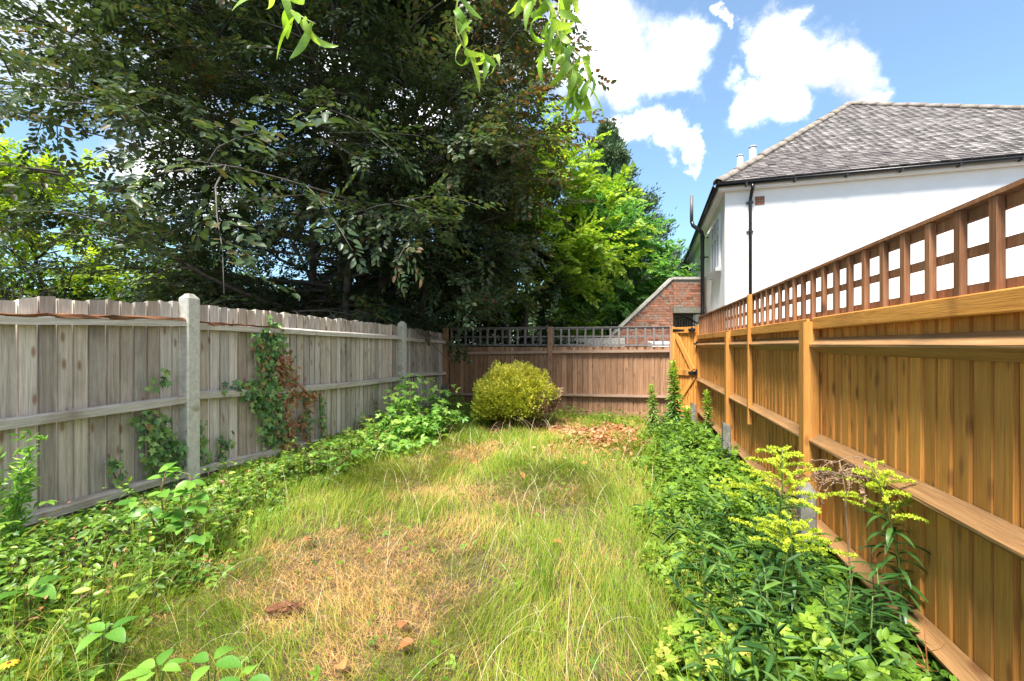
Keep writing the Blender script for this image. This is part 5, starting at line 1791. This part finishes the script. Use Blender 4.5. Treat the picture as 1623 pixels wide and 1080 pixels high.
# ------------------------------------------------------------------ small things on the lawn
DL = leaf_curve_mesh('fallen_leaf', .36, .9, .5, 5); DL.materials.append(M_DEADLEAF1)
for i, (px, py, lab) in enumerate(((634, 1003, 'single curled orange fallen leaf on the front lawn'), (545, 1066, 'rust brown fallen leaf at the bottom edge of the lawn'), (655, 1025, 'narrow brown fallen leaf just below the curled orange one'),
                                   (755, 737, 'brown fallen leaf far up the lawn by the pale patch'), (825, 757, 'brown fallen leaf on the far lawn left of centre'), (875, 878, 'dark fallen leaf behind the upright grass tuft'), (480, 870, 'small orange leaf at the upper left rim of the dry patch'))):
    Z = EYE * FPX / (py - HY)
    p = W(px, py, Z); p.z = float(gz(p.x, p.y)) + .07
    o = obj('fallen_leaf', DL, M_DEADLEAF1, axes(p, *[Vector(v) * .085 for v in ((math.cos(i), math.sin(i), .2), (-math.sin(i), math.cos(i), .1), (0, -.3, .95))]))
    tag(o, lab, 'leaf', 'fallen leaves lying on the lawn')
# broken piece of bark
p = W(447, 972, 2.42); random.seed(5)
g = Geo()
g.sweep([[(x + random.gauss(0, .005), y + random.gauss(0, .005), z + random.gauss(0, .005)) for x, z in sq(.05 * f, .03 * f, .008)] for y, f in ((-.08, .5), (-.05, 1), (-.02, .8), (.02, 1.1), (.05, .75), (.07, .9), (.09, .4))])
o = obj('bark_chunk', g.mesh('bark_chunk'), M_ROT, T((p.x, p.y, .025)) @ Matrix.Rotation(rad(-60), 4, 'Z'))
tag(o, 'dark chunk of rotten bark lying in the grass left of the dry patch', 'wood')
# broken concrete slab under the near fence
p = W(165, 850, 3.5); random.seed(6)
g = Geo()
g.sweep([[(x + random.gauss(0, .012), y, z + random.gauss(0, .012)) for x, z in sq(.12 * f, .11 * f, .02)] for y, f in ((-.32, .7), (-.2, 1), (.0, 1.05), (.2, .95), (.3, .6))])
o = obj('broken_slab', g.mesh('broken_slab'), M_SPUR, T((XL + .16, p.y + .25, .07)) @ Matrix.Rotation(rad(6), 4, 'Z'))
tag(o, 'broken concrete edging piece below the near grey fence', 'edging')
# orange flower in the bottom left corner
p = W(14, 1052, 1.62); random.seed(8)
b = Vector((p.x, p.y, 0))
FL = thing('marigold', 'small orange yellow flower in the bottom left corner', 'flower', b)
g = Geo(); g.tube([(0, 0, 0), (.01, 0, p.z * .5), (0, 0, p.z)], .002, 5)
obj('stem', g.mesh('stem'), M_STEMG, T(b), FL)
M_PETAL = plain('orange_petal', (.75, .36, .02), .6)
PT = leaf_curve_mesh('petal', .2, .5, .2, 4); PT.materials.append(M_PETAL)
for k in range(13):
    a = k * 2 * math.pi / 13
    leaf_obj('petal', PT, M_PETAL, p, (math.cos(a), math.sin(a), .15), (0, 0, 1), .028, FL)
g = Geo(); g.tube([p - b + Vector((0, 0, -.004)), p - b + Vector((0, 0, .006))], [.007, .005], 8)
obj('flower_centre', g.mesh('flower_centre'), M_ROT, T(b), FL)
# feathery plant at the left edge
fb = W(2, 830, 2.75); fb = Vector((fb.x, fb.y, 0)); rng = np.random.default_rng(17)
FP = thing('feathery_plant', 'tall feathery green plant at the left edge in front of the grey fence', 'plant', fb)
g = Geo(); P, D = [], []
for k in range(5):
    h = rng.uniform(.55, .92); a = rng.uniform(0, 6.28)
    tip = np.array([.12 * math.cos(a), .12 * math.sin(a), h])
    g.tube([(0, 0, -.02), tuple(tip * .5 + np.array([.01, 0, 0])), tuple(tip)], [.004, .003, .0015], 5)
    for m in range(170):
        s = rng.uniform(.25, 1); P.append(tip * s + rng.normal(0, .022, 3)); D.append(rng.normal(0, 1, 3) + np.array([0, 0, .2]))
obj('stem', g.mesh('stem'), M_STEMG, T(fb), FP)
P, D = np.array(P), np.array(D)
tag(obj('leaves', stamp('leaves', LEAF2, P, frames(D, rng.normal(0, 1, P.shape)), np.stack([np.full(len(P), .025), rng.uniform(.04, .08, len(P)), np.full(len(P), .03)], 1), rng.random(len(P))), M_BRAMBLES, T(fb), FP), kind='stuff')
# broad leaves at the bottom left
BL = [leaf_curve_mesh('broad_leaf', .30, c_, .3, 6) for c_ in (.4, .9)]
for i, (px, py, Z, n_, sz, lab) in enumerate(((45, 935, 2.2, 4, .16, 'broad dock leaves in the left border near the picture edge'), (335, 1050, 1.72, 4, .11, 'light green three lobed seedling at the bottom edge left of centre'), (170, 1000, 1.95, 5, .10, 'leafy weed in the bottom left between the dock and the seedling'), (250, 1060, 1.72, 6, .085, 'dark leafy weed at the bottom edge left of the seedling'), (390, 1075, 1.65, 3, .10, 'pale seedling cut by the bottom edge'))):
    p = W(px, py, Z); b = Vector((p.x, p.y, 0)); random.seed(90 + i)
    o = thing('dock_plant' if i == 0 else 'seedling', lab, 'plant', b)
    for k in range(n_):
        a = k * 6.28 / n_ + random.gauss(0, .2)
        g = Geo(); q = Vector((math.cos(a) * .02, math.sin(a) * .02, p.z))
        g.tube([(0, 0, -.02), tuple(q)], .0022, 4)
        obj('stalk', g.mesh('stalk'), M_STEMG, T(b), o)
        leaf_obj('leaf', random.choice(BL), M_BRAMBLE, b + q, (math.cos(a), math.sin(a), random.uniform(.0, .35)), (0, -.2, 1), sz * random.uniform(.8, 1.15), o)
